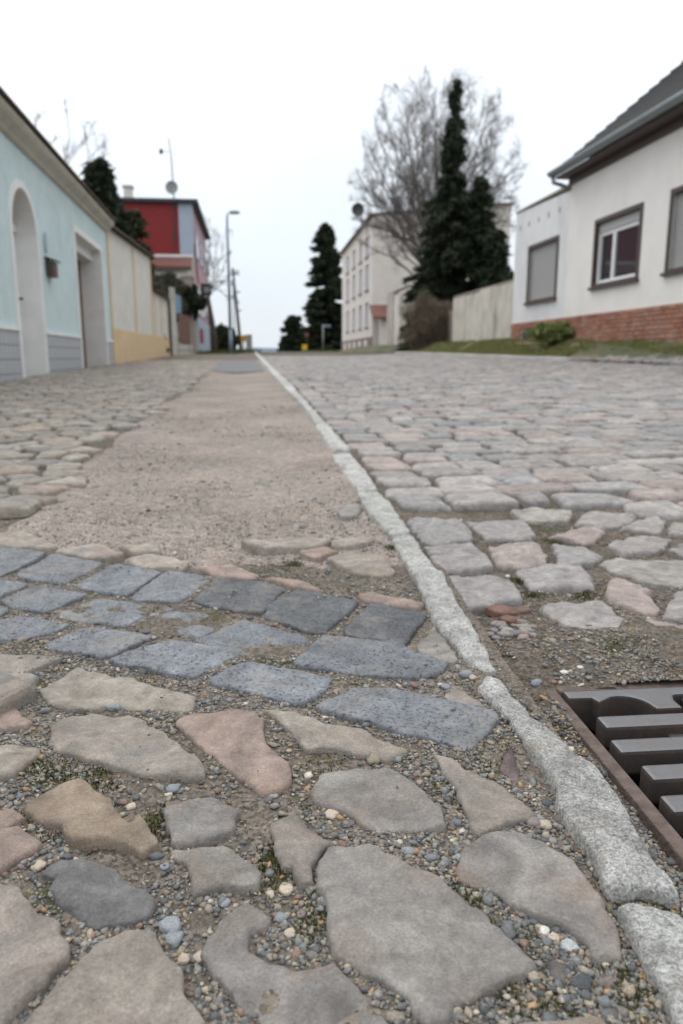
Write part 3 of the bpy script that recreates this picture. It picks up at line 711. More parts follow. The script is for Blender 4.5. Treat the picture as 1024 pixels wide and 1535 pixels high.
M['red'] = plain('red_cladding', (.215, .020, .022), .6, 3, .08, 50, .002, .2)
M['bluegrey'] = plain('blue_grey_cladding', (.36, .42, .50), .6, 3, .06, 50, .002, .2)
M['pinkwall'] = plain('pink_render', (.46, .30, .335), .9, 2.5, .14, 50, .004, .3, stain=(1.8, .6, (.42, .40, .45)))
M['darkmetal'] = plain('dark_metal', (.035, .038, .042), .5, 10, .15, 60, .001, .2, .4)
M['zinc'] = plain('zinc', (.26, .29, .30), .45, 8, .12, 60, .001, .2, .5, metal=.6)
M['steel'] = plain('galvanised_steel', (.24, .30, .36), .5, 8, .1, 60, .001, .2, .5, metal=.3)
M['beige'] = plain('beige_render', (.70, .645, .60), .92, 2, .07, 50, .004, .3, stain=(1, .35, (.50, .45, .43)))
M['purple'] = plain('mauve_plinth', (.23, .175, .17), .9, 4, .15, 50, .004, .3)
M['awning'] = plain('red_tile_canopy', (.18, .082, .070), .8, 8, .25, 40, .005, .4)
M['bark'] = plain('bark', (.085, .075, .066), .95, 12, .3, 30, .02, .7)
M['barkgrey'] = plain('grey_bark', (.19, .17, .16), .95, 12, .25, 30, .02, .5)
M['yellow'] = plain('yellow_sign', (.72, .50, .03), .5, 8, .05, 60, .001, .1)
M['orange'] = plain('orange_box', (.55, .30, .04), .5, 8, .05, 60, .001, .1)
M['greybox'] = plain('grey_cabinet', (.30, .31, .31), .6, 6, .08, 60, .001, .2)
M['bluepaint'] = plain('blue_paint', (.15, .29, .40), .5, 6, .12, 50, .001, .2)
def glass_mat():
    m, t, b = newmat('window_glass'); b.inputs['Base Color'].default_value = (.035, .04, .045, 1); b.inputs['Roughness'].default_value = .04
    b.inputs['Specular IOR Level'].default_value = .8; return m
M['glass'] = glass_mat()
def brick_mat():
    m, t, b = newmat('brick'); p = pos(t); oi = N(t, 'ShaderNodeObjectInfo')
    c = mixc(t, oi.outputs['Random'], (.27, .105, .064), (.40, .20, .13))
    c = scalec(t, c, rng_node(t, noise_node(t, p, 16, 5, .65), .3, .7, .65, 1.3))
    c = mixc(t, rng_node(t, noise_node(t, p, 3.2, 6, .65), .48, .72, 0, .6), c, (.36, .29, .25))
    t.links.new(c, b.inputs['Base Color']); b.inputs['Roughness'].default_value = .9
    bump(t, b, [(noise_node(t, p, 70, 5, .7), .006, .6)]); return m
M['brick'] = brick_mat()
def iron_mat():
    m, t, b = newmat('cast_iron'); p = pos(t); nz = N(t, 'ShaderNodeNewGeometry')
    sx = N(t, 'ShaderNodeSeparateXYZ'); t.links.new(nz.outputs['True Normal'], sx.inputs[0])
    rust = rng_node(t, noise_node(t, p, 45, 6, .7), .35, .7, 0, 1)
    c = mixc(t, rust, (.150, .155, .166), (.135, .118, .112))
    side = mixc(t, rust, (.026, .019, .016), (.055, .035, .027))
    up = rng_node(t, sx.outputs[2], .75, .97, 0, 1)          # smoother top with sky sheen put into its colour; sides darker, rusty
    t.links.new(mixc(t, up, side, c), b.inputs['Base Color'])
    t.links.new(rng_node(t, up, 0, 1, .8, .36), b.inputs['Roughness']); b.inputs['Specular IOR Level'].default_value = .7
    t.links.new(rng_node(t, up, 0, 1, .0, .45), b.inputs['Metallic'])
    bump(t, b, [(noise_node(t, p, 320, 4, .7), .0012, .45), (noise_node(t, p, 60, 3), .002, .3)]); return m
M['iron'] = iron_mat()

# ---- drain grate ---------------------------------------------------------------------
gz = Gf(*GR0) - .012
gr = empty('drain_grate', (GR0[0], GR0[1], gz), math.atan2(GU[1], GU[0]))   # local x across, local -y towards the camera
tag(gr, 'rusty brown cast iron street drain grate beside the granite kerb', 'drain grate')
S = GRW
fr = MB()
fr.box(-.015, 0, -S - .022, .022, -.10, -.006); fr.box(S, S + .022, -S - .022, .022, -.10, -.005); fr.box(0.0005, S - .0005, .003, .022, -.10, -.003); fr.box(.0005, S - .0005, -S - .022, -S - .003, -.10, -.005)
M['rust'] = plain('rusty_frame', (.115, .085, .074), .85, 60, .35, 220, .004, .8, stain=(30, .6, (.18, .15, .125)))
fr.build('frame', M['rust'], gr, bevel=.002)
sh = MB()
for a in ((-.012, .002), (S - .002, S + .012)): sh.box(a[0], a[1], -S - .01, .01, -.7, -.11)
sh.box(.003, S - .003, -.002, .01, -.7, -.11); sh.box(.003, S - .003, -S - .01, -S + .002, -.7, -.11); sh.box(-.01, S + .01, -S - .01, .01, -.74, -.705)
sh.build('shaft', M['darkmetal'], gr)
def slab_with_cut(poly, z0, z1, name, par, bev=.003):
    bm = bmesh.new(); vs = [bm.verts.new((x, y, z1)) for x, y in poly]; f = bm.faces.new(vs)
    r_ = bmesh.ops.extrude_face_region(bm, geom=[f]); bmesh.ops.translate(bm, vec=(0, 0, z0 - z1), verts=[v for v in r_['geom'] if isinstance(v, bmesh.types.BMVert)])
    bmesh.ops.recalc_face_normals(bm, faces=bm.faces)
    ed = [e for e in bm.edges if all(abs(v.co.z - z1) < 1e-6 for v in e.verts)]
    bmesh.ops.bevel(bm, geom=ed, offset=bev, segments=2, affect='EDGES', profile=.6)
    bmesh.ops.triangulate(bm, faces=[f for f in bm.faces if len(f.verts) > 4])
    me = bpy.data.meshes.new(name); bm.to_mesh(me); bm.free(); me.materials.append(M['iron'])
    o = link(bpy.data.objects.new(name, me)); o.parent = par; return o
arc = lambda cx, cy, r, a0, a1, n=9: [(cx + r * math.cos(R(a0 + (a1 - a0) * i / n)), cy + r * math.sin(R(a0 + (a1 - a0) * i / n))) for i in range(n + 1)]
# plate along the far side with a rounded bay at each end; a lip closes the bay
edge = [(.002, -.002), (.002, -.021), (.030, -.022), (.034, -.034)] + arc(.062, -.050, .030, 105, 0, 7) + [(.094, -.056)]
far_p = edge + [(.125, -.056)] + [(.125, -.036)] + arc(.136, -.030, .008, 180, 90, 4) + [(.344, -.022)] + arc(.344, -.030, .008, 90, 0, 4) + [(.355, -.056)] + [(S - x, y) for x, y in edge[::-1]]
slab_with_cut(far_p, -.040, 0, 'end_plate', gr)
slab_with_cut([(x, -S - y) for x, y in far_p], -.040, 0, 'end_plate', gr)
lp = MB().box(.142, .338, -.046, -.0225, -.022, -.006).build('letter_plate', M['iron'], gr, bevel=.002)
tcu = bpy.data.curves.new('letters', 'FONT'); tcu.body = 'SO'; tcu.size = .022; tcu.extrude = .0012; tcu.space_character = 1.15
to = bpy.data.objects.new('letters', tcu); link(to)
dg = bpy.context.evaluated_depsgraph_get(); tme = bpy.data.meshes.new_from_object(to.evaluated_get(dg)); bpy.data.objects.remove(to)
to = link(bpy.data.objects.new('letters', tme)); tme.materials.clear(); tme.materials.append(M['iron']); to.parent = lp; to.location = (.160, -.043, -.0052)
v = -.0675; k = 0
while v > -S + .085:
    x0 = (.015, .007)[k % 2]
    b = MB().box(x0, S - x0, v - .027, v, -.028, 0).build('bar', M['iron'], gr, bevel=.004); v -= .0520; k += 1
for x in (.100, .228, .360):                       # recessed webs tying the bars together
    MB().box(x - .014, x + .014, -S + .05, -.050, -.050, -.012).build('web', M['iron'], gr, bevel=.004)

# ---- loose stones -----------------------------------------------------------------------
SLAB_D = {0: 'long tan slab under the dark blocks', 3: 'broad tan five sided slab', 4: 'pink slab', 5: 'narrow tan slab under the dark blocks', 7: 'ochre notched slab', 9: 'pink slab next to the ochre one', 10: 'dark grey slab', 11: 'upper half of the split grey slab',
 12: 'lower half of the split grey slab', 13: 'large sandy slab', 14: 'large rounded sandy slab', 15: 'hooked grey slab', 16: 'small tapering slab', 17: 'largest grey slab', 18: 'grey hexagonal slab', 19: 'triangular slab', 20: 'half moon slab by the kerb', 22: 'small grey wedge by the kerb', 23: 'thin grey sliver by the kerb', 24: 'mauve splinter'}
SLAB_C = {k: (np.mean(px_poly(slabs[k][0]), 0), np.array(px_poly(slabs[k][0]))) for k in SLAB_D}
def beside(x, y):
    if x > float(kerbR(y)): return 'the drain grate' if y < 1.05 else 'the street cobbles'
    return 'the ' + SLAB_D[min(SLAB_C, key=lambda k: dist_poly(np.array([(x, y)]), SLAB_C[k][1])[0])]
def pebble(px, py, w, h, col, label, group, name='pebble', tall=.5, dz=0.0):
    x, y = gp(px, py, 0); dep = math.hypot(y, .4) ; s = w / FPX * dep / 2
    if in_grate(np.array(x), np.array(y), .02): return None
    bv, bf = ico(3); s *= .9; rr = random.Random(int(px * 31 + py))
    n = 1 + .9 * np.array([float(fbm(a[0] * 1.3 + px, a[1] * 1.3 + a[2] * .7 + py, 1, 2)) for a in bv])[:, None] * .55
    V = bv * n; V = np.sign(V) * np.abs(V) ** .88
    ar = rr.uniform(0, 3.1); V = V * (s, s * max(.55, min(1.1, 1.5 * h / w)), s * tall)
    V = V @ np.array(Matrix.Rotation(ar * .4 - .6, 3, 'Z')).T
    z = float(topz(np.array(x), np.array(y))) + s * tall * .5 + dz
    o = mesh_np(name, V, bf, M['pebble'], None, True, col=np.array(col), loc=(x, y, z))
    tag(o, label, 'pebble', group); return o
WH, CRM, SLT, LBL, ORG, MAU = (.50, .49, .46), (.40, .34, .27), (.095, .10, .11), (.215, .235, .25), (.36, .18, .09), (.19, .155, .15)
lab = {'w': (WH, 'small white quartz pebble lying in the gravel between slabs', 'white pebbles in the joints'), 'c': (CRM, 'rounded cream coloured pebble lying in the gravel between slabs', 'cream pebbles in the joints'),
       's': (SLT, 'dark slate grey pebble lying in the gravel between slabs', 'slate pebbles in the joints'), 'b': (LBL, 'pale blue grey pebble lying in the gravel between slabs', 'blue grey pebbles in the joints'),
       'o': (ORG, 'small orange brown pebble lying on or beside the slabs', 'orange pebbles on the paving'), 'm': (MAU, 'flat mauve grey pebble lying in the gravel between slabs', 'mauve pebbles in the joints')}
for px, py, w, h, k in [(497,1216,20,20,'c'),(195,1200,15,12,'c'),(255,1383,36,22,'b'),(261,1403,27,18,'b'),(275,1431,20,18,'c'),(299,1428,18,18,'c'),(353,1215,11,9,'o'),(434,1393,16,13,'c'),(421,1367,19,15,'b'),(452,1361,15,15,'m'),(260,1176,22,13,'b'),
  (817,1227,9,8,'w'),(780,1224,13,11,'w'),(818,1231,21,13,'c'),(849,1228,11,11,'o'),(800,1228,20,15,'m'),(817,1387,16,15,'w'),(831,1397,16,13,'c'),(770,1293,8,7,'o'),(782,1360,17,16,'m'),(801,1373,15,15,'s'),(690,1278,15,11,'b'),(612,1269,20,10,'b'),
  (57,1292,20,14,'c'),(100,1275,13,10,'s'),(247,1294,13,13,'b'),(235,1277,22,11,'s'),(337,1349,16,12,'b'),(405,1332,13,24,'c'),(429,1325,20,16,'c'),(762,850,8,7,'w'),(846,997,12,9,'w'),(823,1020,16,12,'c'),(845,1014,14,12,'s'),(946,1022,18,14,'c'),(760,1075,14,12,'s'),(708,1012,15,12,'c'),
  (801,1060,15,10,'o'),(747,1090,10,8,'c'),(668,1027,14,13,'b'),(290,1000,8,7,'s'),(219,946,13,9,'s'),(370,1022,10,8,'c'),(660,1022,10,8,'c'),(170,1059,24,8,'b'),(150,1372,12,10,'s'),(40,1020,10,8,'b'),(920,1030,14,9,'b'),(870,990,9,7,'w'),(960,1335,9,7,'s'),(925,1362,12,12,'s'),
  (700,1010,24,10,'b'),(780,1010,18,10,'s'),(805,1006,22,10,'b'),(790,1030,24,12,'m'),(985,1030,15,9,'s')]:
    c, l, g = lab[k]; xy = gp(px, py); pebble(px, py, w, h, jc(c, .12), ' '.join(l.split(' lying')[0].split()) + ' lying beside ' + beside(*xy), g)
def shard(pts, col, label, cat, group=None, name='stone_chip', th=.008, low=0.0):
    o = stone(name, px_poly(pts, -.003 - low), M['sand'], col, None, lift=th * .5 - .0065 - low, r=.0028, drop=.0028, amp=.001, step=.0025, jit=.0008, depth=.008, tilt=.08, dome=.0012, keep=False); tag(o, label, cat, group); return o
shard([(840,1411),(852,1404),(865,1412),(874,1425),(860,1428),(842,1424)], (.50, .52, .53), 'angular white stone chip beside the big rounded slab corner', 'stone chip')
shard([(817,1440),(828,1434),(852,1448),(850,1475),(838,1476),(825,1462)], (.16, .15, .145), 'flat brown grey stone chip between tan chip and slate chip', 'stone chip')
shard([(855,1472),(866,1458),(886,1452),(890,1470),(885,1488),(866,1484)], (.10, .115, .13), 'angular dark slate chip beside a round mauve chip', 'stone chip')
shard([(895,1470),(912,1457),(931,1468),(918,1482),(900,1480)], (.21, .17, .155), 'round flat mauve stone chip beside mossy kerb joint', 'stone chip')
shard([(799,1452),(808,1450),(830,1470),(828,1480),(812,1478),(801,1465)], (.36, .30, .23), 'long tan stone chip at the tip of the largest slab', 'stone chip')
shard([(793,1488),(806,1481),(826,1490),(820,1502),(800,1498)], (.11, .115, .12), 'small dark grey chip below the long tan chip', 'stone chip')
shard([(899,1492),(925,1497),(938,1515),(930,1527),(910,1510)], (.17, .20, .23), 'narrow bluish stone chip near the kerb in mossy gravel', 'stone chip')
for p, l in (([(727,912),(745,906),(768,908),(790,905),(797,911),(775,916),(752,919)], 'long red brick fragment lying on the small rubble heap'), ([(748,924),(758,919),(768,922),(780,927),(772,934),(757,930)], 'stubby red brick fragment beside the long one on the rubble'), ([(682,992),(700,988),(720,992),(733,990),(731,999),(712,1002),(690,998)], 'red brick fragment wedged between two granite kerb stones')):
    shard(p, (.15, .068, .05), l, 'brick fragment', 'red brick fragments by the kerb', 'brick_fragment', .006, .006 if 'rubble' in l else 0)
for i in range(26):
    px, py = random.uniform(728, 805), random.uniform(920, 948)
    pebble(px, py, random.uniform(12, 24), random.uniform(9, 14), jc(random.choice([(.19, .18, .175), (.24, .22, .2), (.16, .15, .15), (.22, .17, .155)]), .15), 'grey rubble stone in the small heap between kerb and cobbles', 'rubble stones by the kerb', 'rubble_stone')

# ---- pale blue house ----------------------------------------------------------------------
LN = math.hypot(1, WLB)
def lroot(name, s0, label, cat, group=None):
    y = s0 / LN; x = WLA + WLB * y
    return tag(empty(name, (x, y, Gf(x, y)), math.atan2(1, WLB)), label, cat, group), Gf(x, y)
hb, hz = lroot('house', 10.0, 'pale blue roughcast house with arched door, tiled plinth and deep gateway', 'house')
sx_ = lambda s: s - 10.0; zx = lambda z: z - hz
m = MB(); D0, D1 = sx_(9.35), sx_(10.5); A0, A1 = sx_(13.05), sx_(15.55); E0, E1 = sx_(3.0), sx_(16.33); ZB = zx(-.25)
wall_panel(m, E0, E1, ZB, zx(2.97), [(D0, D1, ZB, zx(2.44)), (A0, A1, ZB, zx(2.43))], .46)
dc, dr, dsp = (D0 + D1) / 2, (D1 - D0) / 2, zx(2.44) - (D1 - D0) / 2
for sgn in (-1, 1):
    arcp = [(dc + sgn * dr * math.cos(R(a)), dsp + dr * math.sin(R(a))) for a in range(0, 91, 10)]
    m.prism(arcp + [(dc + sgn * dr, dsp + dr)], 'y', 0.0, .30)
m.build('wall', M['bluewall'], hb)
MB().box(E0, E1, .47, 7.5, ZB, zx(2.95)).build('inner_block', M['cream'], hb)
# arched door
t = MB(); W = .085
pth_o = [(D0 - W, ZB), (D0 - W, dsp)] + [(dc - (dr + W) * math.cos(R(a)), dsp + (dr + W) * math.sin(R(a))) for a in range(10, 180, 10)] + [(D1 + W, dsp), (D1 + W, ZB)]
pth_i = [(D0, ZB), (D0, dsp)] + [(dc - dr * math.cos(R(a)), dsp + dr * math.sin(R(a))) for a in range(10, 180, 10)] + [(D1, dsp), (D1, ZB)]
pth_i = [(min(max(x, D0 + .005), D1 - .005), z if z <= dsp + .01 else dsp + (z - dsp) * .99) for x, z in pth_i]
for i in range(len(pth_o) - 1):
    a, b, c, d = pth_o[i], pth_o[i + 1], pth_i[i + 1], pth_i[i]
    t.add([(a[0], -.02, a[1]), (b[0], -.02, b[1]), (c[0], -.02, c[1]), (d[0], -.02, d[1]), (d[0], .30, d[1]), (c[0], .30, c[1]), (a[0], .001, a[1]), (b[0], .001, b[1])], [(0, 1, 2, 3), (3, 2, 5, 4), (0, 6, 7, 1)])
M['jamb'] = plain('jamb_paint', (.76, .76, .735), .85, 4, .08, 60, .003, .3)
t.build('door_surround', M['jamb'], hb)
dd = MB().box(D0 + .005, D1 - .005, .27, .30, ZB, zx(1.98)).build('door', WHITE, hb)
for (a, b, c, d) in ((.12, .50, .45, .95), (.62, 1.03, .45, .95), (.12, .50, 1.1, 1.85), (.62, 1.03, 1.1, 1.85)): MB().box(D0 + a, D0 + b, .255, .2695, zx(c), zx(d)).build('panel', WHITE, dd, bevel=.008)
MB().box(D1 - .10, D1 - .085, .20, .268, zx(1.14), zx(1.17)).build('handle', M['darkmetal'], dd)
MB().box(D0 + .005, D1 - .005, .22, .30, zx(1.985), zx(2.08)).build('transom', WHITE, hb, bevel=.01)
MB().prism([(dc + (dr - .004) * math.cos(R(a)), dsp + (dr - .004) * math.sin(R(a))) for a in range(24, 157, 6)], 'y', .275, .30).build('fanlight_panel', M['woodbrown'], hb)
# gateway
g = MB(); W = .10
g.box(A0 - W, A0 + .006, -.02, .44, ZB, zx(2.43) + W); g.box(A1 - .006, A1 + W, -.02, .44, ZB, zx(2.43) + W); g.box(A0 + .007, A1 - .007, -.018, .44, zx(2.43) - .006, zx(2.43) + W - .002)
g.box(A0 + .007, A1 - .007, .16, .44, zx(2.24), zx(2.4235)); g.build('gateway_surround', M['jamb'], hb)
gt = MB().box(A0, A1, .47, .50, ZB, zx(2.235)).build('gate', M['woodbrown'], hb); gt.location.y = -.05
npl = 14
for i in range(npl):
    w = (A1 - A0 - .02) / npl; MB().box(A0 + .01 + i * w + .004, A0 + .01 + (i + 1) * w - .004, .395, .4195, zx(.2), zx(2.23)).build('plank', M['woodbrown'], gt).location.y = .05
# cornice and roof
MB().prism([(-.001, zx(2.90)), (-.05, zx(2.92)), (-.07, zx(2.95)), (-.16, zx(3.02)), (-.19, zx(3.06)), (-.19, zx(3.10)), (.2, zx(3.10)), (.2, zx(2.975)), (-.001, zx(2.975))], 'x', E0 - .01, E1 + .01).build('cornice', M['mould'], hb)
rf = MB().prism([(-.21, zx(3.105)), (-.21, zx(3.13)), (3.9, zx(5.55)), (8.0, zx(3.14)), (8.0, zx(3.1)), (3.9, zx(5.49))], 'x', E0 - .1, E1 + .08).build('roof', M['rooftile_brown'], hb)
ti = MB()
for k in range(int((E1 - E0) / .22)):
    x = E0 + k * .22; ti.prism([(-.235, zx(3.118)), (-.235, zx(3.145)), (.1, zx(3.365)), (.1, zx(3.335))], 'x', x + .008, x + .212)
ob = ti.build('eave_tiles', M['rooftile_brown'], rf); tag(ob, kind='stuff')
MB().prism([(.47, zx(2.96)), (7.5, zx(2.96)), (7.5, zx(3.3)), (3.9, zx(5.4)), (.47, zx(3.4))], 'x', E1 - .3, E1).build('gable_wall', M['cream'], hb)
# tiled plinth
pl = MB().box(E0, D0 - .09, -.010, -.001, ZB, zx(.70)); pl.box(D1 + .09, A0 - .11, -.010, -.001, ZB, zx(.70)); pl.box(A1 + .11, E1 - .01, -.010, -.001, ZB, zx(.70))
plo = pl.build('plinth', M['mortar'], hb)
for a, b in ((E0, D0 - .088), (D1 + .088, A0 - .108), (A1 + .108, E1)): MB().box(a, b, -.035, -.0005, zx(.702), zx(.74)).build('plinth_cap', M['jamb'], hb)
tile_me = None
for a, b in ((E0 + 4.2, D0 - .09), (D1 + .09, A0 - .11), (A1 + .11, E1 - .01)):
    n = max(1, int((b - a) / .152)); w = (b - a) / n
    for i in range(n):
        for j in range(4):
            if tile_me is None:
                o = MB().box(-.071, .071, -.007, .007, -.078, .078).build('tile', M['tilegrey'], plo, bevel=.003); tile_me = o.data
            else: o = link(bpy.data.objects.new('tile', tile_me)); o.parent = plo
            o.location = (a + (i + .5) * w, -.013, zx(.70 - .082 - j * .165)); o.scale.x = (w - .008) / .142
lb, _ = lroot('letterbox', 11.05, 'small brown letterbox hanging on the pale blue wall between doors', 'letterbox'); lb.location.z = 1.50
MB().box(-.15, .15, -.10, -.004, 0, .20).build('box', M['darkbrown'], lb, bevel=.006)
MB().prism([(-.14, .20), (-.004, .245), (-.004, .26), (-.15, .212)], 'x', -.18, .18).build('lid', M['rooftile_brown'], lb)
MB().box(-.11, .11, -.106, -.1005, .03, .10).build('slot_plate', M['awning'], lb)
np_, _ = lroot('number_plate', 10.98, 'faded pale oval number plate on the blue wall above letterbox', 'plate'); np_.location.z = 1.83
MB().prism([(.07 * math.cos(R(a)), .12 + .14 * math.sin(R(a))) for a in range(0, 360, 20)], 'y', -.02, -.004).build('plate', M['bluegrey'], np_)

# ---- cream and ochre yard wall ---------------------------------------------------------------
def yard_wall(s0, s1, zt0, zt1, zb0, zb1, label, strips):
    rt, rz = lroot('yard_wall', s0, label, 'wall', 'cream yard walls'); L = s1 - s0
    top = lambda x: zt0 + (zt1 - zt0) * x / L - rz; bt = lambda x: zb0 + (zb1 - zb0) * x / L - rz
    m = MB(); wall_panel(m, 0, L, -.4, 9, [], .25, top); m.build('wall', M['cream'], rt)
    m = MB(); m.add([(0, -.03, -.4), (L, -.03, -.4), (L, -.03, bt(L)), (0, -.03, bt(0)), (0, -.001, bt(0)), (L, -.001, bt(L)), (0, -.001, -.4), (L, -.001, -.4)], [(0, 1, 2, 3), (3, 2, 5, 4), (0, 3, 4, 6), (1, 7, 5, 2)]); m.build('base_band', M['ochre'], rt)
    for a in strips:
        m = MB(); x0, x1 = a - .09, a + .09
        m.add([(x0, -.02, bt(x0)), (x1, -.02, bt(x1)), (x1, -.02, top(x1)), (x0, -.02, top(x0)), (x0, -.001, bt(x0)), (x1, -.001, bt(x1)), (x1, -.001, top(x1)), (x0, -.001, top(x0))], [(0, 1, 2, 3), (0, 3, 7, 4), (1, 5, 6, 2)])
        m.build('pilaster_strip', M['ochre'], rt)
    n = int(L / .3); 
    for i in range(n):
        x0, x1 = i * L / n + .005, (i + 1) * L / n - .005
        o = MB().add([(x0, -.14, top(x0) + .0), (x1, -.14, top(x1)), (x1, .1, top(x1) + .10), (x0, .1, top(x0) + .10), (x0, .32, top(x0)), (x1, .32, top(x1)), (x0, -.14, top(x0) + .035), (x1, -.14, top(x1) + .035), (x1, .1, top(x1) + .135), (x0, .1, top(x0) + .135), (x1, .32, top(x1) + .035), (x0, .32, top(x0) + .035)],
                     [(0, 1, 2, 3), (3, 2, 5, 4), (6, 7, 8, 9), (9, 8, 10, 11), (0, 1, 7, 6), (0, 3, 9, 6), (1, 2, 8, 7), (3, 4, 11, 9), (2, 5, 10, 8), (4, 5, 10, 11)]).build('coping_tile', M['rooftile_brown'], rt)
yard_wall(16.36, 24.9, 3.03, 3.46, .99, 1.07, 'tall cream yard wall with ochre base joined to the blue house', (.12, 4.2, 8.4))
yard_wall(24.93, 30.5, 2.48, 2.58, 1.07, 1.12, 'lower cream yard wall with ochre base beyond the tall one', (.6, 2.9, 5.45))

# ---- yard entrance, fence and rubble wall before the red house -----------------------------------
YA, YB = Vector((-6.88, 30.6)), Vector((-7.15, 37.7)); yd = (YB - YA).normalized()
def yroot(name, d, label, cat):
    p = YA + yd * d; z = Gf(p.x, p.y); return tag(empty(name, (p.x, p.y, z), math.atan2(yd.y, yd.x)), label, cat)
o = yroot('gate_post', .25, 'dark metal post with bent top at end of cream wall', 'post')
MB().tube([(0, 0, -.1), (0, 0, 1.95), (-.10, 0, 2.15), (-.30, 0, 2.25)], .07, 8).build('post', M['darkmetal'], o)
MB().box(-.35, -.12, .02, .14, -.1, 2.0).build('side_board', M['bluegrey'], o)
o = yroot('yard_gate', 1.3, 'blue painted yard gate frame beside brown slat fence', 'gate')
MB().box(0, .14, -.05, .05, -.1, 2.6).build('gate_post', M['bluepaint'], o); MB().box(.14, 1.7, -.03, .03, 1.75, 2.5).build('panel', M['bluepaint'], o); MB().box(.1401, .4, -.025, .025, 0, 1.749).build('stile', M['bluepaint'], o)
MB().box(-.35, -.1, -.1, .1, -.1, 2.7).build('pillar', M['concrete'], o)
o = yroot('slat_fence', 2.0, 'brown wooden slat fence on the low rubble wall', 'fence')
for i in range(14): MB().box(.05 + i * .2, .05 + i * .2 + .185, -.06, -.035, .5, 1.75).build('slat', M['woodbrown'], o)
MB().box(0, 2.9, -.034, .0, .6, .7).build('rail', M['darkbrown'], o); MB().box(0, 2.9, -.034, .0, 1.5, 1.6).build('rail', M['darkbrown'], o)
o = yroot('rubble_wall', 1.2, 'low mossy rubble wall under the slat fence', 'wall')
MB().box(0, 4.6, .0, .3, -.3, .5).build('core', M['mortar'], o)
for i in range(11):
    for j in range(2):
        x = i * .415 + (j % 2) * .18; MB().box(x + .02, x + random.uniform(.32, .39), -.06, .02, -.05 + j * .27, .19 + j * .27).build('stone', M['concrete'], o, bevel=.03)
o = yroot('grey_pillar', 5.6, 'tall grey rendered pillar at the corner of the red house', 'pillar')
MB().box(0, .9, -.1, .4, -.2, 3.5).build('shaft', M['mortar'], o); MB().box(-.05, .95, -.15, .45, 3.501, 3.6).build('cap', M['concrete'], o)

# ---- red house -----------------------------------------------------------------------------------
RC = Vector((-7.15, 38.0)); RE = Vector((-8.45, 49.0)); rd_ = (RE - RC).normalized(); rz0 = Gf(RC.x, RC.y)
rh = tag(empty('house', (RC.x, RC.y, rz0), math.atan2(rd_.y, rd_.x)), 'tall flat roofed house with red clad side wall and pink street front', 'house')
ZR = lambda py, Y=38.0: at_y(297, py, Y).z
H = ZR(305) - rz0; Lr = (RE - RC).length
MB().box(.02, Lr, .02, 7, -.4, H).build('wall', M['pinkwall'], rh)
MB().box(-.04, .018, .66, 7, ZR(384) - rz0, H - .02).build('red_cladding', M['red'], rh)
MB().box(-.05, .018, -.01, .655, ZR(384) - rz0, H - .02).build('corner_cladding', M['bluegrey'], rh)
MB().box(-.02, .018, .0, 7, -.4, ZR(384) - .03 - rz0).build('lower_wall', M['beige'], rh)
MB().box(-.25, Lr + .25, -.28, 7.2, H, H + .16).build('roof', M['darkmetal'], rh)
lt = MB().prism([(-1.3, ZR(406) - rz0), (-1.3, ZR(406) + .08 - rz0), (-.03, ZR(386) - rz0), (-.03, ZR(386) - .08 - rz0)], 'y', .1, 5.2).build('lean_to_roof', M['awning'], rh)
MB().box(-1.34, -1.28, .05, 5.25, ZR(406) - .12 - rz0, ZR(406) + .02 - rz0).build('fascia', M['darkbrown'], lt)
MB().box(-.06, -.021, .05, 5.2, ZR(386) + .005 - rz0, ZR(384) + .06 - rz0).build('flashing', WHITE, rh)
MB().box(-1.1, -.03, .2, 5.0, -.3, ZR(407) - rz0).build('lean_to_wall', M['beige'], rh)
for a in (1.0, 2.3, 3.6):
    w = MB().box(-1.14, -1.101, a, a + .8, ZR(450) - rz0, ZR(416) - rz0).build('window', M['darkbrown'], rh); MB().box(-1.15, -1.141, a + .08, a + .72, ZR(450) + .08 - rz0, ZR(416) - .08 - rz0).build('pane', M['glass'], w)
# painted marks and windows on the street front
for i, (a, b) in enumerate(((1.6, 3.0), (4.6, 6.0), (7.6, 9.0))):
    for z in (1.95, 4.7):
        w = MB().box(a, b, -.03, .015, z, z + 1.4).build('window', M['bluegrey'], rh); MB().box(a + .1, b - .1, -.035, -.031, z + .1, z + 1.3).build('pane', M['glass'], w)
MB().add([(.3, -.02, 5.2), (2.0, -.02, 3.6), (2.6, -.02, 3.6), (.9, -.02, 5.2), (.3, .01, 5.2), (2.0, .01, 3.6), (2.6, .01, 3.6), (.9, .01, 5.2)], [(0, 1, 2, 3), (0, 4, 5, 1), (2, 6, 7, 3)]).build('red_painted_stripe', M['red'], rh)
MB().box(.05, 11, -.05, .012, -.3, 1.75).build('base_band', M['bluegrey'], rh); MB().box(1.2, 4.2, -.058, -.0505, .55, 1.3).build('red_painted_mark', M['red'], rh)
ch = MB().box(2.2, 2.65, 3.1, 3.5, H + .17, H + 1.1).build('chimney', M['beige'], rh); MB().box(2.15, 2.7, 3.05, 3.55, H + 1.1, H + 1.2).build('chimney_cap', M['concrete'], ch)
MB().box(2.5, 3.3, .3, .9, H + .17, H + .55).build('vent_hood', M['darkmetal'], rh); MB().box(1.0, 2.4, 4.2, 6.2, H + .17, H + .45).build('skylight', M['zinc'], rh)
an = tag(empty('antenna_mast', at_y(262, 383, 37.9)), 'thin antenna mast with satellite dish fixed to the red wall', 'antenna')
B0 = Vector(an.location); q = lambda px, py, Y=37.85: at_y(px, py, Y) - B0
MB().tube([q(262, 378), q(261, 300), q(257, 240), q(253, 207)], [.035, .035, .025, .02], 6).build('mast', M['darkmetal'], an)
dpt = q(257.5, 281, 37.7); dsh = MB(); nr = 5
prof = [(.02, .06), (.12, .05), (.22, .02), (.29, -.02), (.30, -.03)]
vs_ = []; fs_ = []
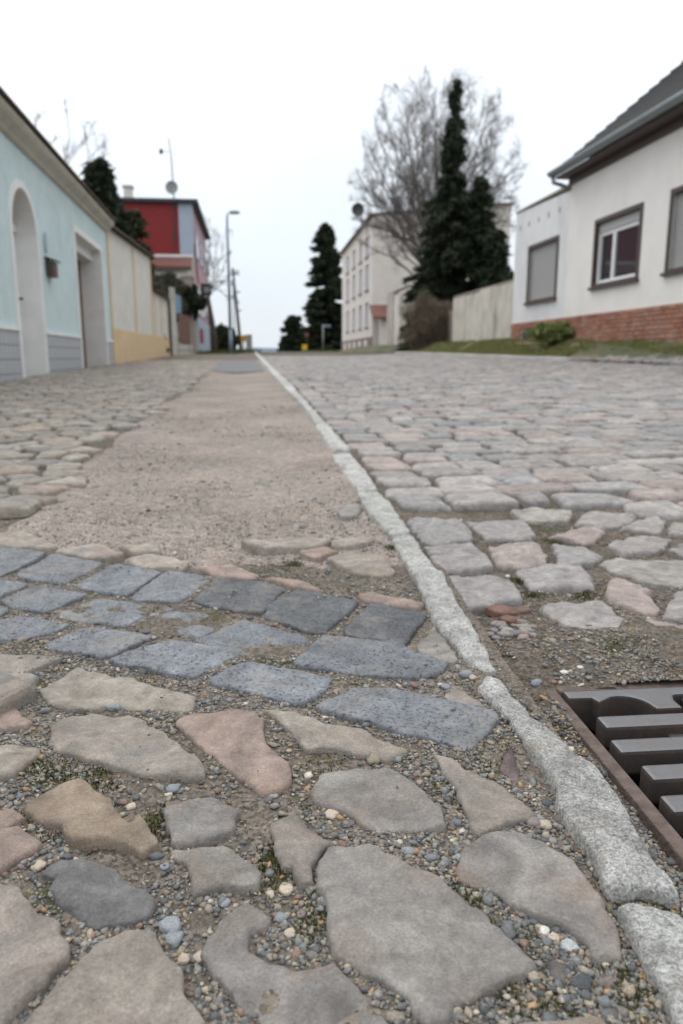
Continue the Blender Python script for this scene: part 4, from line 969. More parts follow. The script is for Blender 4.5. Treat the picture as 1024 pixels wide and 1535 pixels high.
for i, (r_, dpth) in enumerate(prof):
    for j in range(18): a = 2 * math.pi * j / 18; vs_.append((dpt.x + r_ * math.cos(a), dpt.y + dpth, dpt.z + r_ * math.sin(a)))
for i in range(len(prof) - 1):
    for j in range(18): fs_.append((i * 18 + j, i * 18 + (j + 1) % 18, (i + 1) * 18 + (j + 1) % 18, (i + 1) * 18 + j))
fs_.append(tuple(range(18))); ds = dsh.add(vs_, fs_).build('dish', M['greybox'], an, smooth=True)
so = ds.modifiers.new('thickness', 'SOLIDIFY'); so.thickness = .02
MB().tube([(dpt.x, dpt.y, dpt.z - .29), (dpt.x, dpt.y - .3, dpt.z - .06)], .015, 5).build('feed_arm', M['darkmetal'], ds)
p = q(242, 227); e_ = q(253.5, 227); MB().tube([p, e_], .012, 5).build('side_arm', M['darkmetal'], an); MB().box(p.x - .09, p.x + .06, p.y - .05, p.y + .05, p.z - .1, p.z + .1).build('receiver', M['darkmetal'], an)
for py in (307, 352): p = q(262, py); MB().box(p.x - .08, p.x + .08, p.y - .05, p.y + .08, p.z - .08, p.z + .08).build('bracket', M['darkmetal'], an)
sg = tag(empty('hanging_sign', at_y(309, 445, 37.4)), 'black hanging sign with grey panels at the red house corner', 'sign')
MB().box(-.24, .26, -.03, .03, .05, .62).build('board', M['darkmetal'], sg)
for x in (-.08, .06): MB().box(x, x + .10, -.036, -.0305, .2, .45).build('grey_panel', M['greybox'], sg)
MB().box(-.24, -.20, -.02, 1.0, .60, .64).build('bracket', M['darkmetal'], sg)

# ---- white house with brick plinth ------------------------------------------------------------------
RN = math.hypot(1, WRB)
def rroot(name, s0, label, cat, group=None):
    y = s0 / RN; x = WRA + WRB * y
    return tag(empty(name, (x, y, 0), math.atan2(-1, -WRB)), label, cat, group)
wh = rroot('house', 20.9, 'white rendered house with dark tiled roof and red brick plinth', 'house'); rs = lambda s: 20.9 - s
X0, X1, X2 = rs(20.9), rs(17.52), rs(6.0)
ZP = 1.27
m = MB(); w2 = [(rs(16.12), rs(14.4), 1.85, 3.03), (rs(13.33), rs(11.6), 1.85, 3.05), (rs(10.2), rs(8.5), 1.85, 3.05)]
wall_panel(m, X1 + .001, X2, ZP, 4.36, w2, .16); m.build('wall', M['whitewall'], wh)
m = MB(); w1 = [(rs(19.8), rs(18.1), 1.79, 3.03)]
wall_panel(m, X0, X1, ZP, 4.0, w1, .16, lambda x: 4.06 - .03 * x); m.build('annex_wall', M['annexwall'], wh)
MB().box(X0 + .01, X1, .165, 5, -.2, 3.94).build('annex_block', M['annexwall'], wh); MB().box(X1 + .01, X2, .165, 8, -.2, 4.34).build('inner_block', M['whitewall'], wh)
MB().prism([(0.0, 4.34), (8.1, 4.34), (4.05, 7.64)], 'x', X1 + .02, X1 + .2).build('gable_wall', M['whitewall'], wh)
MB().box(X0 - .03, X1 - .002, -.03, 5, 4.075, 4.11).build('parapet_cap', M['concrete'], wh).scale.z = 1
def window(par, h, shut, panes=True):
    a, b, c, d = h; fr = MB(); f = .085
    fr.box(a - f, a, -.025, .05, c - f, d + f); fr.box(b, b + f, -.025, .05, c - f, d + f); fr.box(a + .0005, b - .0005, -.025, .05, d, d + f); fr.box(a - f - .04, b + f + .04, -.07, .05, c - f - .02, c - f + .035)
    fr.box(a + .0005, b - .0005, -.025, .05, c - f + .036, c - .001)
    w = fr.build('window', M['darkbrown'], par)
    if shut:
        n = 26
        for i in range(n): z0 = c + (d - c) * i / n; MB().prism([(.07, z0 + .003), (.055, z0 + .012), (.055, z0 + (d - c) / n - .006), (.07, z0 + (d - c) / n)], 'x', a + .002, b - .002).build('shutter_slat', M['shutter'], w)
        MB().box(a, b, .09, .10, c, d).build('shutter_back', M['shutter'], w)
    else:
        MB().box(a + .001, b - .001, .05, .14, d - .17, d - .001).build('shutter_box', M['shutter'], w)
        g = MB(); d2 = d - .171; k = .075
        g.box(a + .001, b - .001, .075, .13, c, c + k); g.box(a + .001, b - .001, .075, .13, d2 - k, d2); g.box(a + .0015, a + k, .074, .13, c + k, d2 - k); g.box(b - k, b - .0015, .074, .13, c + k, d2 - k)
        mid = a + (b - a) * .36; g.box(mid - .06, mid + .06, .074, .13, c + k, d2 - k); g.build('frame', WHITE, w)
        MB().box(a + k, mid - .06, .10, .108, c + k, d2 - k).build('pane', M['glass'], w); MB().box(mid + .06, b - k, .10, .108, c + k, d2 - k).build('pane', M['glass'], w)
    return w
window(wh, w1[0], True); window(wh, w2[0], False); window(wh, w2[1], True); window(wh, w2[2], False)
# roof
th45 = R(44.5); rf = MB().prism([(-.34, 4.34), (4.05, 7.98), (8.44, 4.34), (8.44, 4.24), (4.05, 7.87), (-.34, 4.24)], 'x', X1 - .15, X2 + .3).build('roof', M['rooftile'], wh)
ti = MB(); nrow = 19; L = math.hypot(4.39, 3.64); dy, dz = 4.39 / L, 3.64 / L
for r_ in range(nrow):
    t0 = r_ * L / nrow - .03; t1 = t0 + L / nrow + .06
    for k in range(int((X2 - X1 + .5) / .30)):
        x0 = X1 - .17 + k * .30 - (.0 if r_ % 2 else .0); x1 = x0 + .288
        P0 = (-.34 + dy * t0, 4.34 + dz * t0); P1 = (-.34 + dy * t1, 4.34 + dz * t1); n0 = (-dz * .045, dy * .045); n1 = (-dz * .012, dy * .012)
        ti.add([(x0, P0[0], P0[1]), (x1, P0[0], P0[1]), (x1, P0[0] + n0[0], P0[1] + n0[1]), (x0, P0[0] + n0[0], P0[1] + n0[1]), (x0, P1[0] + n1[0], P1[1] + n1[1]), (x1, P1[0] + n1[0], P1[1] + n1[1]), (x0, P1[0], P1[1]), (x1, P1[0], P1[1])],
               [(0, 1, 2, 3), (3, 2, 5, 4), (0, 3, 4, 6), (1, 7, 5, 2)])
tag(ti.build('roof_tiles', M['rooftile'], rf), kind='stuff')
MB().box(X1 - .13, X2, -.33, -.002, 4.20, 4.236).build('eave_board', M['darkbrown'], wh); MB().box(X1 - .02, X2, -.06, -.001, 4.06, 4.198).build('frieze_board', M['darkbrown'], wh)
gm = MB(); gv = []; 
for x in (X1 - .20, X2 + .3):
    for a in range(180, 361, 20): gv.append((x, -.40 + .085 * math.cos(R(a)), 4.34 + .085 * math.sin(R(a))))
gu = gm.add(gv, [(i, i + 1, 10 + i + 1, 10 + i) for i in range(9)]).build('gutter', M['zinc'], wh, smooth=True)
sm_ = gu.modifiers.new('thickness', 'SOLIDIFY'); sm_.thickness = .012
MB().tube([(X1 - .12, -.40, 4.27), (X1 - .12, -.36, 4.13), (X1 - .09, -.20, 4.08), (X1 - .05, -.06, 4.02)], .045, 8).build('downpipe_elbow', M['zinc'], wh, True)
for i in range(5):
    MB().box(rs(20.6) + i * .62, rs(20.6) + i * .62 + .07, -.006, .004, 3.60, 3.72).build('drain_hole', M['mortar'], wh)
# brick plinth: every brick in view is a piece of its own
plz = MB().box(X0, X2, .004, .15, -.1, ZP - .001).build('plinth', M['mortar'], wh)
bm_ = None; bh, bl = .0705, .245; nb = 0; rb = random.Random(9)
vents = [(rs(20.05), rs(19.45), .82, 1.04), (rs(18.48), rs(17.85), .93, 1.07)]
j = 0
while ZP - (j + 1) * (bh + .010) > .45:
    z = ZP - (j + .5) * (bh + .010); x = X0 + (0 if j % 2 else -bl / 2)
    while x < rs(12.2):
        xa, xb = max(x, X0), x + bl; cx = (xa + xb) / 2; s_ = 20.9 - cx; gy_ = s_ / RN
        gl = .56 + (.84 - .56) * (gy_ - 12.3) / 8.3 - .06
        if z > gl and xb - xa > .05 and not any(v[0] < xb and xa < v[1] and v[2] < z + .035 and z - .035 < v[3] for v in vents):
            if bm_ is None: o = MB().box(-.1175, .1175, -.03, .03, -bh / 2, bh / 2).build('brick', M['brick'], plz, bevel=.005); bm_ = o.data
            else: o = link(bpy.data.objects.new('brick', bm_)); o.parent = plz
            o.location = (cx, -.0 + rb.uniform(-.006, .006), z); o.scale.x = (xb - xa - .010) / .235; o.rotation_euler.z = rb.uniform(-.01, .01); nb += 1
        x += bl
    j += 1
for v in vents: MB().box(v[0] + .02, v[1] - .02, -.012, .0035, v[2], v[3]).build('cellar_vent', M['darkmetal'], wh)

# ---- concrete yard wall -----------------------------------------------------------------------------
cw = rroot('concrete_wall', 26.9, 'stained pale concrete panel wall between white house and bush', 'wall'); L = 26.9 - 20.93
for i in range(4):
    a = i * L / 4; m = MB(); m.box(a + .012, a + L / 4 - .012, random.uniform(-.02, .02), .14, .2, 2.36 + random.uniform(-.02, .03)); m.build('panel', M['concrete'], cw, bevel=.008)
    MB().box(a - .05, a + .05, .145, .3, .2, 2.40).build('post', M['concrete'], cw)
MB().box(0, L, .03, .12, 2.395, 2.44).build('coping', M['mortar'], cw)
cw2 = rroot('concrete_wall', 39.3, 'old pale gate wall with dark seams beside the house entrance', 'wall'); L = 39.3 - 34.6
for i, (h_, mt) in enumerate(((3.45, 'concrete'), (3.3, 'beige'), (3.15, 'concrete'))):
    MB().box(i * L / 3 + .03, (i + 1) * L / 3 - .03, (i % 2) * .05, .3, .2, h_).build('panel', M[mt], cw2, bevel=.01)
MB().box(-.05, L + .05, .06, .24, 3.455, 3.52).build('coping', M['mortar'], cw2)
cw3 = rroot('board_fence', 34.4, 'grey weathered board fence behind the bare bush', 'fence'); cw3.location.x += .25
for i in range(36): MB().box(i * .2, i * .2 + .185, 0, .03, .3, 2.0 + random.uniform(-.04, .04)).build('board', M['mortar'], cw3)

# ---- pale apartment building -----------------------------------------------------------------------------
BC = Vector((2.0, 50.0)); BE = Vector((.05, 66.0)); bd = (BE - BC); BL = bd.length; bd.normalize(); bz = .95
ab = tag(empty('apartment_building', (BC.x, BC.y, bz), math.atan2(-bd.y, -bd.x)), 'three storey pale beige apartment building behind bare tree', 'building')
# local x runs towards the camera along the street front (0 = near corner, -BL = far corner), local y into the building
m = MB(); holes = []
for r_, (a, b) in enumerate(((2.4, 4.0), (4.8, 6.45), (6.95, 8.2))):
    for s in (1.6, 4.6, 8.0, 11.6): holes.append((-s - 1.5, -s, a - bz, b - bz))
wall_panel(m, -BL, 0, -.6, 8.95, holes, .22, lambda x: 8.85 - bz + .28 * (x + BL) / BL); m.build('wall', M['beige'], ab)
MB().box(-BL, -.005, .225, 9, -.6, 7.8).build('inner_block', M['beige'], ab)
MB().add([(.0, .0, -.6), (.0, 9, -.6), (.0, 9, 10.0 - bz), (.0, 0, 9.12 - bz), (-.22, 0, 9.12 - bz), (-.22, 9, 10.0 - bz)], [(0, 1, 2, 3), (3, 2, 5, 4)]).build('side_wall', M['beige'], ab).location.x = .004
MB().add([(-BL - .3, -.25, 8.86 - bz), (.25, -.25, 9.16 - bz), (.25, 9.2, 10.05 - bz), (-BL - .3, 9.2, 9.8 - bz), (-BL - .3, -.25, 8.96 - bz), (.25, -.25, 9.25 - bz), (.25, 9.2, 10.14 - bz), (-BL - .3, 9.2, 9.9 - bz)], [(0, 3, 2, 1), (4, 5, 6, 7), (0, 1, 5, 4), (1, 2, 6, 5), (2, 3, 7, 6), (3, 0, 4, 7)]).build('roof', M['mortar'], ab)
for h in holes:
    a, b, c, d = h; w = MB().box(a + .001, b - .001, .12, .17, c, d).build('window', WHITE, ab)
    MB().box(a + .1, (a + b) / 2 - .05, .112, .119, c + .1, d - .1).build('pane', M['bluegrey'], w); MB().box((a + b) / 2 + .05, b - .1, .112, .119, c + .1, d - .1).build('pane', M['bluegrey'], w)
    MB().box(a - .08, b + .08, -.08, .05, c - .09, c - .002).build('sill', M['purple'], w)
pli = MB().box(-BL + .02, -.01, -.06, -.002, -.7, .75).build('plinth', M['purple'], ab)
for s in (1.8, 4.6, 7.4, 10.2, 13): MB().box(-s - 1.3, -s, -.08, -.0605, -.2, .55).build('plinth_panel', M['beige'], pli)
MB().box(.01, .9, .4, 2.4, -.5, 1.9).build('porch', M['beige'], ab)
MB().box(.9, .96, 1.25, 2.1, -.45, 1.75).build('door', M['darkbrown'], ab)
MB().add([(0.02, -.2, 2.75), (.02, 2.5, 2.75), (1.3, 2.5, 1.95), (1.3, -.2, 1.95), (0.02, -.2, 2.63), (.02, 2.5, 2.63), (1.3, 2.5, 1.83), (1.3, -.2, 1.83)], [(0, 1, 2, 3), (4, 7, 6, 5), (0, 3, 7, 4), (3, 2, 6, 7), (2, 1, 5, 6)]).build('canopy', M['awning'], ab)
dp = MB(); vs_ = []; fs_ = []
bx = empty('satellite_dish', at_y(541, 338, 52)); tag(bx, 'dark round satellite dish on the apartment building roof edge', 'satellite dish')
for i, (r_, dpth) in enumerate(((.03, .08), (.2, .06), (.34, .0), (.42, -.07))):
    for j in range(16): a = 2 * math.pi * j / 16; vs_.append((-.2 + r_ * math.cos(a), dpth, .98 + r_ * math.sin(a)))
for i in range(3):
    for j in range(16): fs_.append((i * 16 + j, i * 16 + (j + 1) % 16, (i + 1) * 16 + (j + 1) % 16, (i + 1) * 16 + j))
fs_.append(tuple(range(16))); d_ = dp.add(vs_, fs_).build('dish', M['darkmetal'], bx, smooth=True); k = d_.modifiers.new('thickness', 'SOLIDIFY'); k.thickness = .03
MB().tube([(-.2, .1, .95), (.02, .2, .5), (.05, .2, -.1)], .05, 6).build('mast', M['darkmetal'], bx); MB().prism([(-.1, -.2), (.5, .1), (.55, .45), (.1, .4)], 'y', .1, .7).build('bracket_housing', M['greybox'], bx)

# ---- street lamp, poles, cabinet, signs -------------------------------------------------------------------
def base(px, Y, dx=0): x = (px - 512) / FPX * Y * math.cos(PITCH) + dx; return (x, Y, Gf(x, Y) - .05)
b0 = base(346.5, 38); sl = tag(empty('street_lamp', b0), 'tall blue grey street lamp with curved arm and flat lamp head', 'street lamp')
ht = at_y(340, 318, 38).z - b0[2]
MB().tube([(0, 0, 0), (0, 0, 1.2)], [.10, .10], 10).build('base', M['steel'], sl, True)
MB().tube([(0, 0, 1.2), (0, 0, ht - .3), (.03, 0, ht - .08), (.14, 0, ht)], [.075, .05, .045, .04], 8).build('pole', M['steel'], sl, True)
MB().prism([(.10, ht - .04), (.22, ht - .09), (.58, ht - .07), (.63, ht), (.5, ht + .06), (.15, ht + .05)], 'y', -.12, .12).build('lamp_head', M['zinc'], sl, bevel=.015)
b0 = base(362, 60); tp = tag(empty('telegraph_pole', b0), 'dark wooden telegraph pole beyond the street lamp', 'pole')
hp = at_y(352, 402, 60).z - b0[2]
MB().tube([(0, 0, -.2), (-.25, 0, hp * .5), (-.5, 0, hp)], [.14, .12, .09], 8).build('pole', M['bark'], tp, True)
for f_, w in ((.93, .5), (.72, .4), (.50, .35)): MB().tube([(-.5 * f_ - .1, 0, hp * f_), (-.5 * f_ + w, 0, hp * f_)], .045, 5).build('crossarm', M['darkmetal'], tp)
b0 = base(352.5, 54); t2 = tag(empty('slim_post', b0), 'slim grey post standing close behind the street lamp', 'post'); MB().tube([(0, 0, 0), (0, 0, 5.2)], [.05, .04], 7).build('post', M['steel'], t2, True); MB().box(-.12, .12, -.03, .03, 4.5, 4.9).build('bracket', M['steel'], t2)
b0 = base(374, 52); cb = tag(empty('utility_cabinet', b0), 'grey utility cabinet behind the orange box near the crest', 'cabinet'); MB().box(-.19, .19, -.15, .15, 0, 1.12).build('body', M['greybox'], cb, bevel=.01); MB().box(-.21, .21, -.17, .17, 1.121, 1.17).build('lid', M['greybox'], cb)
b0 = base(365.5, 51); pb = tag(empty('post_box', b0), 'small orange box on a white stand beside grey cabinet', 'box'); MB().box(-.17, .17, -.12, .12, .72, 1.12).build('box', M['orange'], pb, bevel=.02); MB().box(-.06, .06, -.05, .05, 0, .72).build('stand', WHITE, pb)
b0 = base(484.5, 62); ss = tag(empty('street_sign', b0), 'grey street name sign on a post before the dark conifer', 'sign'); MB().tube([(0, 0, 0), (0, 0, 2.2)], .06, 7).build('post', M['greybox'], ss, True); MB().box(.0, .62, -.02, .02, 2.0, 2.18).build('name_board', M['steel'], ss)
b0 = base(457, 64); ys_ = tag(empty('road_sign', b0), 'small yellow sign standing at the far crest of the road', 'sign'); MB().box(-.22, .22, -.02, .02, .15, .65).build('board', M['yellow'], ys_); MB().tube([(0, .04, -.1), (0, .04, .6)], .03, 6).build('post', M['steel'], ys_)
fh = tag(empty('house', (-6.6, 135, -1.6)), 'small distant house with red roof beyond the crest', 'house'); MB().box(-3, 3, 0, 6, 0, 4.6).build('wall', M['ochre'], fh); MB().prism([(-3.3, 4.6), (3.3, 4.6), (0, 7.4)], 'y', -.2, 6.2).build('roof', M['awning'], fh); MB().box(-1, .4, -.05, -.001, 2.4, 3.8).build('window', M['glass'], fh)
hx = np.linspace(-900, 900, 160); hh = 16 + 16 * fbm(hx, hx * 0, .006, 4, 3) ; V = []; Fh = []
for i, x in enumerate(hx): V += [(x, 1500, -30), (x, 1500 + 40, hh[i] + 4), (x, 1700, -30)]
for i in range(len(hx) - 1):
    for k in range(2): Fh.append((3 * i + k, 3 * i + 3 + k, 3 * i + 4 + k, 3 * i + 1 + k))
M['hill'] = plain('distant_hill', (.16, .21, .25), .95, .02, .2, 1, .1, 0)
tag(mesh_np('hill', V, Fh, M['hill'], smooth=True), kind='structure')

# ---- trees -----------------------------------------------------------------------------------------------
def bare_tree(name, basep, height, rx, rz_c, trunk_r, nl, seed, label, group=None, mat='barkgrey', split=.22, sub=(9, 8, 4), low=.1, lean=(0, 0), upward=.35):
    rd = random.Random(seed); t = tag(empty(name, basep), label, 'tree', group)
    tr = MB(); cr = MB()
    cz = height - rz_c; z0 = height * split
    tr.tube([(0, 0, -.3), (lean[0] * .3, lean[1] * .3, z0 * .5), (lean[0], lean[1], z0), (lean[0] * 1.4, lean[1] * 1.4, z0 * 1.5)], [trunk_r * 1.2, trunk_r, trunk_r * .9, trunk_r * .6], 9)
    def dome(d): return Vector((d.x * rx, d.y * rx, cz + d.z * rz_c))
    def cl(p):
        e = Vector((p.x / rx, p.y / rx, (p.z - cz) / rz_c)); l = e.length
        m_ = rd.gauss(.97, .055)
        if l < m_ or p.z < z0: return p
        e *= m_ / l; return dome(e)
    def limb(mb, p, q, r0, r1, k, n, bow):
        q = cl(q)
        pts = []
        for i in range(n + 1):
            u = i / n; a = p.lerp(q, u); a += Vector((0, 0, 1)) * bow * math.sin(u * math.pi) + Vector((rd.gauss(0, 1), rd.gauss(0, 1), rd.gauss(0, 1))) * (q - p).length * .018 * (0 < i < n); pts.append(a)
        mb.tube(pts, [r0 + (r1 - r0) * i / n for i in range(n + 1)], k, False); return pts
    for i in range(nl):
        a = 2 * math.pi * (i * .618 + rd.uniform(-.05, .05)); zz = low + (1 - low) * ((i + .5) / nl) ; zz = max(-.55, -.5 + 1.5 * ((i + .5) / nl) ** .8)
        rr = math.sqrt(max(0, 1 - zz * zz)); end = dome(Vector((rr * math.cos(a), rr * math.sin(a), zz)) * rd.uniform(.88, 1.0)); st = Vector((lean[0] * 1.2, lean[1] * 1.2, z0 * rd.uniform(.9, 1.5)))
        L = (end - st).length; pts = limb(tr, st, end, trunk_r * rd.uniform(.13, .24), .010, 5, 8, -L * .06 * (1 if zz > .3 else -.6))
        for j in range(sub[0]):
            u = .34 + .64 * (j + rd.random()) / sub[0]; k = int(u * 8); s = pts[k].lerp(pts[min(8, k + 1)], u * 8 - k); L2 = L * rd.uniform(.13, .24) * (1.05 - .25 * u)
            d = (pts[min(8, k + 1)] - pts[k]).normalized(); d = (d + Vector((rd.gauss(0, .55), rd.gauss(0, .55), rd.gauss(upward * .6, .45)))).normalized(); p2 = limb(cr, s, s + d * L2, .020 * (1.2 - u), .006, 4, 4, L2 * .03)
            for q_ in range(sub[1]):
                u2 = .2 + .8 * rd.random(); k2 = min(3, int(u2 * 4)); s2 = p2[k2].lerp(p2[k2 + 1], u2 * 4 - k2); L3 = L2 * rd.uniform(.25, .5)
                d2 = (d + Vector((rd.gauss(0, .6), rd.gauss(0, .6), rd.gauss(upward * .5, .5)))).normalized(); p3 = limb(cr, s2, s2 + d2 * L3, .008, .0035, 3, 2, 0)
                for w_ in range(sub[2]):
                    s3 = p3[rd.randint(0, 1)].lerp(p3[2], rd.random()); d3 = (d2 + Vector((rd.gauss(0, .6), rd.gauss(0, .6), rd.gauss(.1, .5)))).normalized(); cr.tube([s3, cl(s3 + d3 * L3 * rd.uniform(.5, 1.0))], [.0045, .0025], 3, False)
    def fast(mb, nm):
        v = np.array(mb.v); f = [];
        for q in mb.f:
            for i in range(1, len(q) - 1): f.append((q[0], q[i], q[i + 1]))
        tri_mesh(nm, v, np.array(f), M[mat], t, True)
    fast(tr, 'trunk'); fast(cr, 'crown'); return t
x = at_y(650, 500, 36).x
bare_tree('bare_tree', (x, 36, .7), at_y(660, 93, 36).z - .7, 4.15, 5.8, .30, 66, 4, 'large leafless round crowned tree standing behind the dark spruces', split=.24, sub=(10, 8, 5))
x = at_y(105, 200, 24).x
bare_tree('bare_tree', (x, 24, .3), at_y(105, 160, 24).z, 1.5, 2.4, .12, 12, 8, 'slender leafless tree rising behind the pale blue house roof', sub=(6, 5, 3))
x = at_y(322, 530, 50).x
bare_tree('bare_tree', (x, 50, .7), at_y(320, 312, 50).z - .7, 1.9, 4.2, .22, 16, 12, 'leaning dark trunked leafless tree beside the red house', mat='bark', split=.36, sub=(7, 6, 3), lean=(-.35, 0))
def conifer(name, basep, height, rad, seed, label, group=None, n=16000, power=.8, cols=((.022, .032, .017), (.03, .042, .022), (.04, .05, .028), (.018, .026, .015)), gap=.5, spire=0.0, droop=.35, leaf=.16):
    rg = np.random.default_rng(seed); t = tag(empty(name, basep), label, 'tree', group)
    MB().tube([(0, 0, -.3), (0, 0, height * .5), (0, 0, height * .97)], [height * .018, height * .012, .015], 7).build('trunk', M['bark'], t, True)
    nb = int(height * 34); bz_ = height * (.03 + .96 * rg.random(nb) ** 1.15); ba = rg.uniform(0, 6.283, nb)
    rel = 1 - bz_ / height; R_ = rad * (rel ** power) * rg.uniform(.55, 1.15, nb) * (1 + .10 * np.sin(ba * 3 + bz_ * 1.7)) + .12
    if spire: R_ = np.where(bz_ > height * spire, R_ * .62, R_)
    w = R_ + .15; pick = rg.choice(nb, n, p=w / w.sum()); u = rg.random(n) ** .7; r = R_[pick] * u
    a = ba[pick] + rg.normal(0, .10, n) * (1.1 - .5 * u); px_ = r * np.cos(a) + rg.normal(0, .05, n); py_ = r * np.sin(a) + rg.normal(0, .05, n)
    pz_ = bz_[pick] - droop * r * u + rg.normal(0, .05, n) + .10 * R_[pick] * u ** 3
    C = np.c_[px_, py_, np.maximum(pz_, .05)]
    d = np.c_[np.cos(a) * 1.0, np.sin(a) * 1.0, rg.normal(-.25, .45, n)] + rg.normal(0, .45, (n, 3)); d /= np.linalg.norm(d, axis=1)[:, None]
    s = np.cross(d, rg.normal(0, 1, (n, 3))); s /= np.linalg.norm(s, axis=1)[:, None] + 1e-9
    l = leaf * rg.uniform(.6, 1.5, n)[:, None]
    V = np.stack([C - d * l * .5 + s * l * .28, C - d * l * .5 - s * l * .28, C + d * l * .9], 1).reshape(-1, 3)
    c = np.array(cols)[rg.integers(0, len(cols), n)] * rg.uniform(.7, 1.35, (n, 1))
    tri_mesh('crown', V, np.arange(3 * n).reshape(-1, 3), M['leaf'], t, False, np.repeat(c, 3, 0)); return t
sp = 'dark spruces behind the concrete wall'
def con(px, pt, Y, rad, seed, label, zb=.6, **kw):
    p = at_y(px, pt, Y); conifer('conifer', (p.x, Y, zb), p.z - zb, rad, seed, label, **kw)
con(685, 118, 31, 2.15, 1, 'tallest dark spruce with a narrow spire before the bare tree', group=sp, n=56000, power=.85, spire=.6, leaf=.13)
con(722, 262, 30.5, 1.75, 2, 'shorter dark spruce leaning against the tallest one', group=sp, n=38000, power=.85, leaf=.13)
con(658, 325, 32, 1.15, 3, 'low dark spruce beside the brown bush', group=sp, n=26000, power=.5, leaf=.13)
con(745, 345, 29, 1.0, 31, 'small dark spruce close to the white house annex', group=sp, n=18000, power=.5, leaf=.13)
con(488, 335, 74, 2.5, 4, 'broad dark conifer beside the apartment building far end', n=60000, power=.5, leaf=.3, droop=.2)
con(440, 474, 86, 1.45, 5, 'small columnar conifer standing at the crest of the road', n=26000, power=.28, leaf=.28, droop=.1)
con(427, 510, 88, .8, 55, 'very small round conifer at the crest beside columnar one', n=7000, power=.3, leaf=.25, droop=.1)
con(146, 238, 23, .8, 6, 'dark conifer top showing above the blue house roof', n=20000, power=.5)
con(166, 290, 25, .7, 61, 'second dark conifer just beyond the blue house gable', n=14000, power=.5)
con(198, 316, 28.5, .72, 7, 'dark conifer leaning over the tall cream wall coping', n=18000, power=.35, cols=((.035, .042, .02), (.05, .055, .025), (.03, .035, .018)))
# shrubs
def shrub(name, p, rx, ry, h, seed, label, n, cols, leaf, twig=0):
    rg = np.random.default_rng(seed); t = tag(empty(name, p), label, 'bush')
    d = rg.normal(0, 1, (n, 3)); d /= np.linalg.norm(d, axis=1)[:, None]; r = rg.random(n) ** .45 * (1 + .25 * np.sin(d[:, 0] * 5 + seed) * np.cos(d[:, 2] * 6))
    C = np.c_[d[:, 0] * r * rx, d[:, 1] * r * ry, h * .48 + d[:, 2] * r * h * .52]; C[:, 2] = np.abs(C[:, 2])
    q = rg.normal(0, 1, (n, 3)) + ((0, 0, 1.2) if twig else (0, 0, 0)); q /= np.linalg.norm(q, axis=1)[:, None]; s = np.cross(q, rg.normal(0, 1, (n, 3))); s /= np.linalg.norm(s, axis=1)[:, None]
    l = leaf * rg.uniform(.6, 1.5, n)[:, None]; wd = .03 if twig else .35
    V = np.stack([C - q * l * .6 + s * l * wd, C - q * l * .6 - s * l * wd, C + q * l], 1).reshape(-1, 3); c = np.array(cols)[rg.integers(0, len(cols), n)] * rg.uniform(.7, 1.3, (n, 1))
    tri_mesh('foliage', V, np.arange(3 * n).reshape(-1, 3), M['leaf'], t, False, np.repeat(c, 3, 0))
    st = MB(); rd = random.Random(seed)
    for i in range(14 if twig else 5): a = rd.uniform(0, 6.28); st.tube([(0, 0, -.2), (rx * .35 * math.cos(a), ry * .35 * math.sin(a), h * .45), (rx * .7 * math.cos(a), ry * .7 * math.sin(a), h * rd.uniform(.75, .95))], [.03, .02, .006], 5, False)
    st.build('stems', M['bark'], t); return t
p = at_y(645, 520, 28.5); shrub('bush', (p.x, 28.5, .62), 1.15, .7, 2.0, 3, 'brown leafless thorny bush in front of the concrete wall', 11000, ((.17, .125, .095), (.20, .15, .115), (.12, .095, .075), (.13, .12, .07)), .17, 1)
p = at_y(274, 470, 36.2); shrub('bush', (p.x, 36.6, p.z - .3), 1.0, .7, 1.75, 4, 'dark ivy clump above the slat fence', 9000, ((.02, .03, .016), (.03, .04, .02), (.015, .022, .012)), .13)
p = at_y(245, 440, 34); shrub('bush', (p.x, 34.2, p.z - 1.0), .95, .7, 1.9, 6, 'olive brown shrub behind the lower cream wall', 6000, ((.09, .085, .06), (.12, .11, .085), (.07, .07, .05)), .12)
p = at_y(828, 505, 16.9); shrub('bush', (p.x, 16.9, p.z - .1), .55, .3, .42, 5, 'low green weed clump under the brick plinth vents', 5000, ((.20, .26, .085), (.24, .28, .10), (.17, .19, .08)), .05)
p = at_y(333, 505, 52); shrub('bush', (p.x, 53, .6), 1.0, .8, 1.9, 9, 'dark low bush behind the leaning tree', 5000, ((.035, .045, .025), (.05, .06, .03)), .16)

# ---- grass verge, right kerb and drive -----------------------------------------------------------------------
vy = np.linspace(8, 52, 180); vw = np.linspace(0, 1, 16)
W_, Y_ = np.meshgrid(vw, vy); Xv = roadR(Y_) + .10 + W_ * (WRA + WRB * Y_ + .25 - roadR(Y_) - .10)
zb = np.interp(Y_, [8, 12.5, 20.6, 26, 34, 40, 52], [.50, .60, .84, .86, .93, .98, 1.0])
Zv = G(roadR(Y_), Y_) + .01 + (zb - G(roadR(Y_), Y_)) * sstep(0, .85, W_) + .03 * fbm(Xv, Y_, 3, 3, 2)
M['verge'] = plain('verge_soil', (.17, .14, .085), .95, 1.5, .3, 25, .03, .6, stain=(.8, .6, (.065, .085, .03)))
nv_ = len(vw); verge = tag(mesh_np('grass_verge', np.c_[Xv.ravel(), Y_.ravel(), Zv.ravel()], [(j * nv_ + i, j * nv_ + i + 1, (j + 1) * nv_ + i + 1, (j + 1) * nv_ + i) for j in range(len(vy) - 1) for i in range(nv_ - 1)], M['verge'], smooth=True), kind='structure')
n = 60000; gy2 = 10 + 21 * RNG.random(n) ** 1.3; gw2 = RNG.random(n)
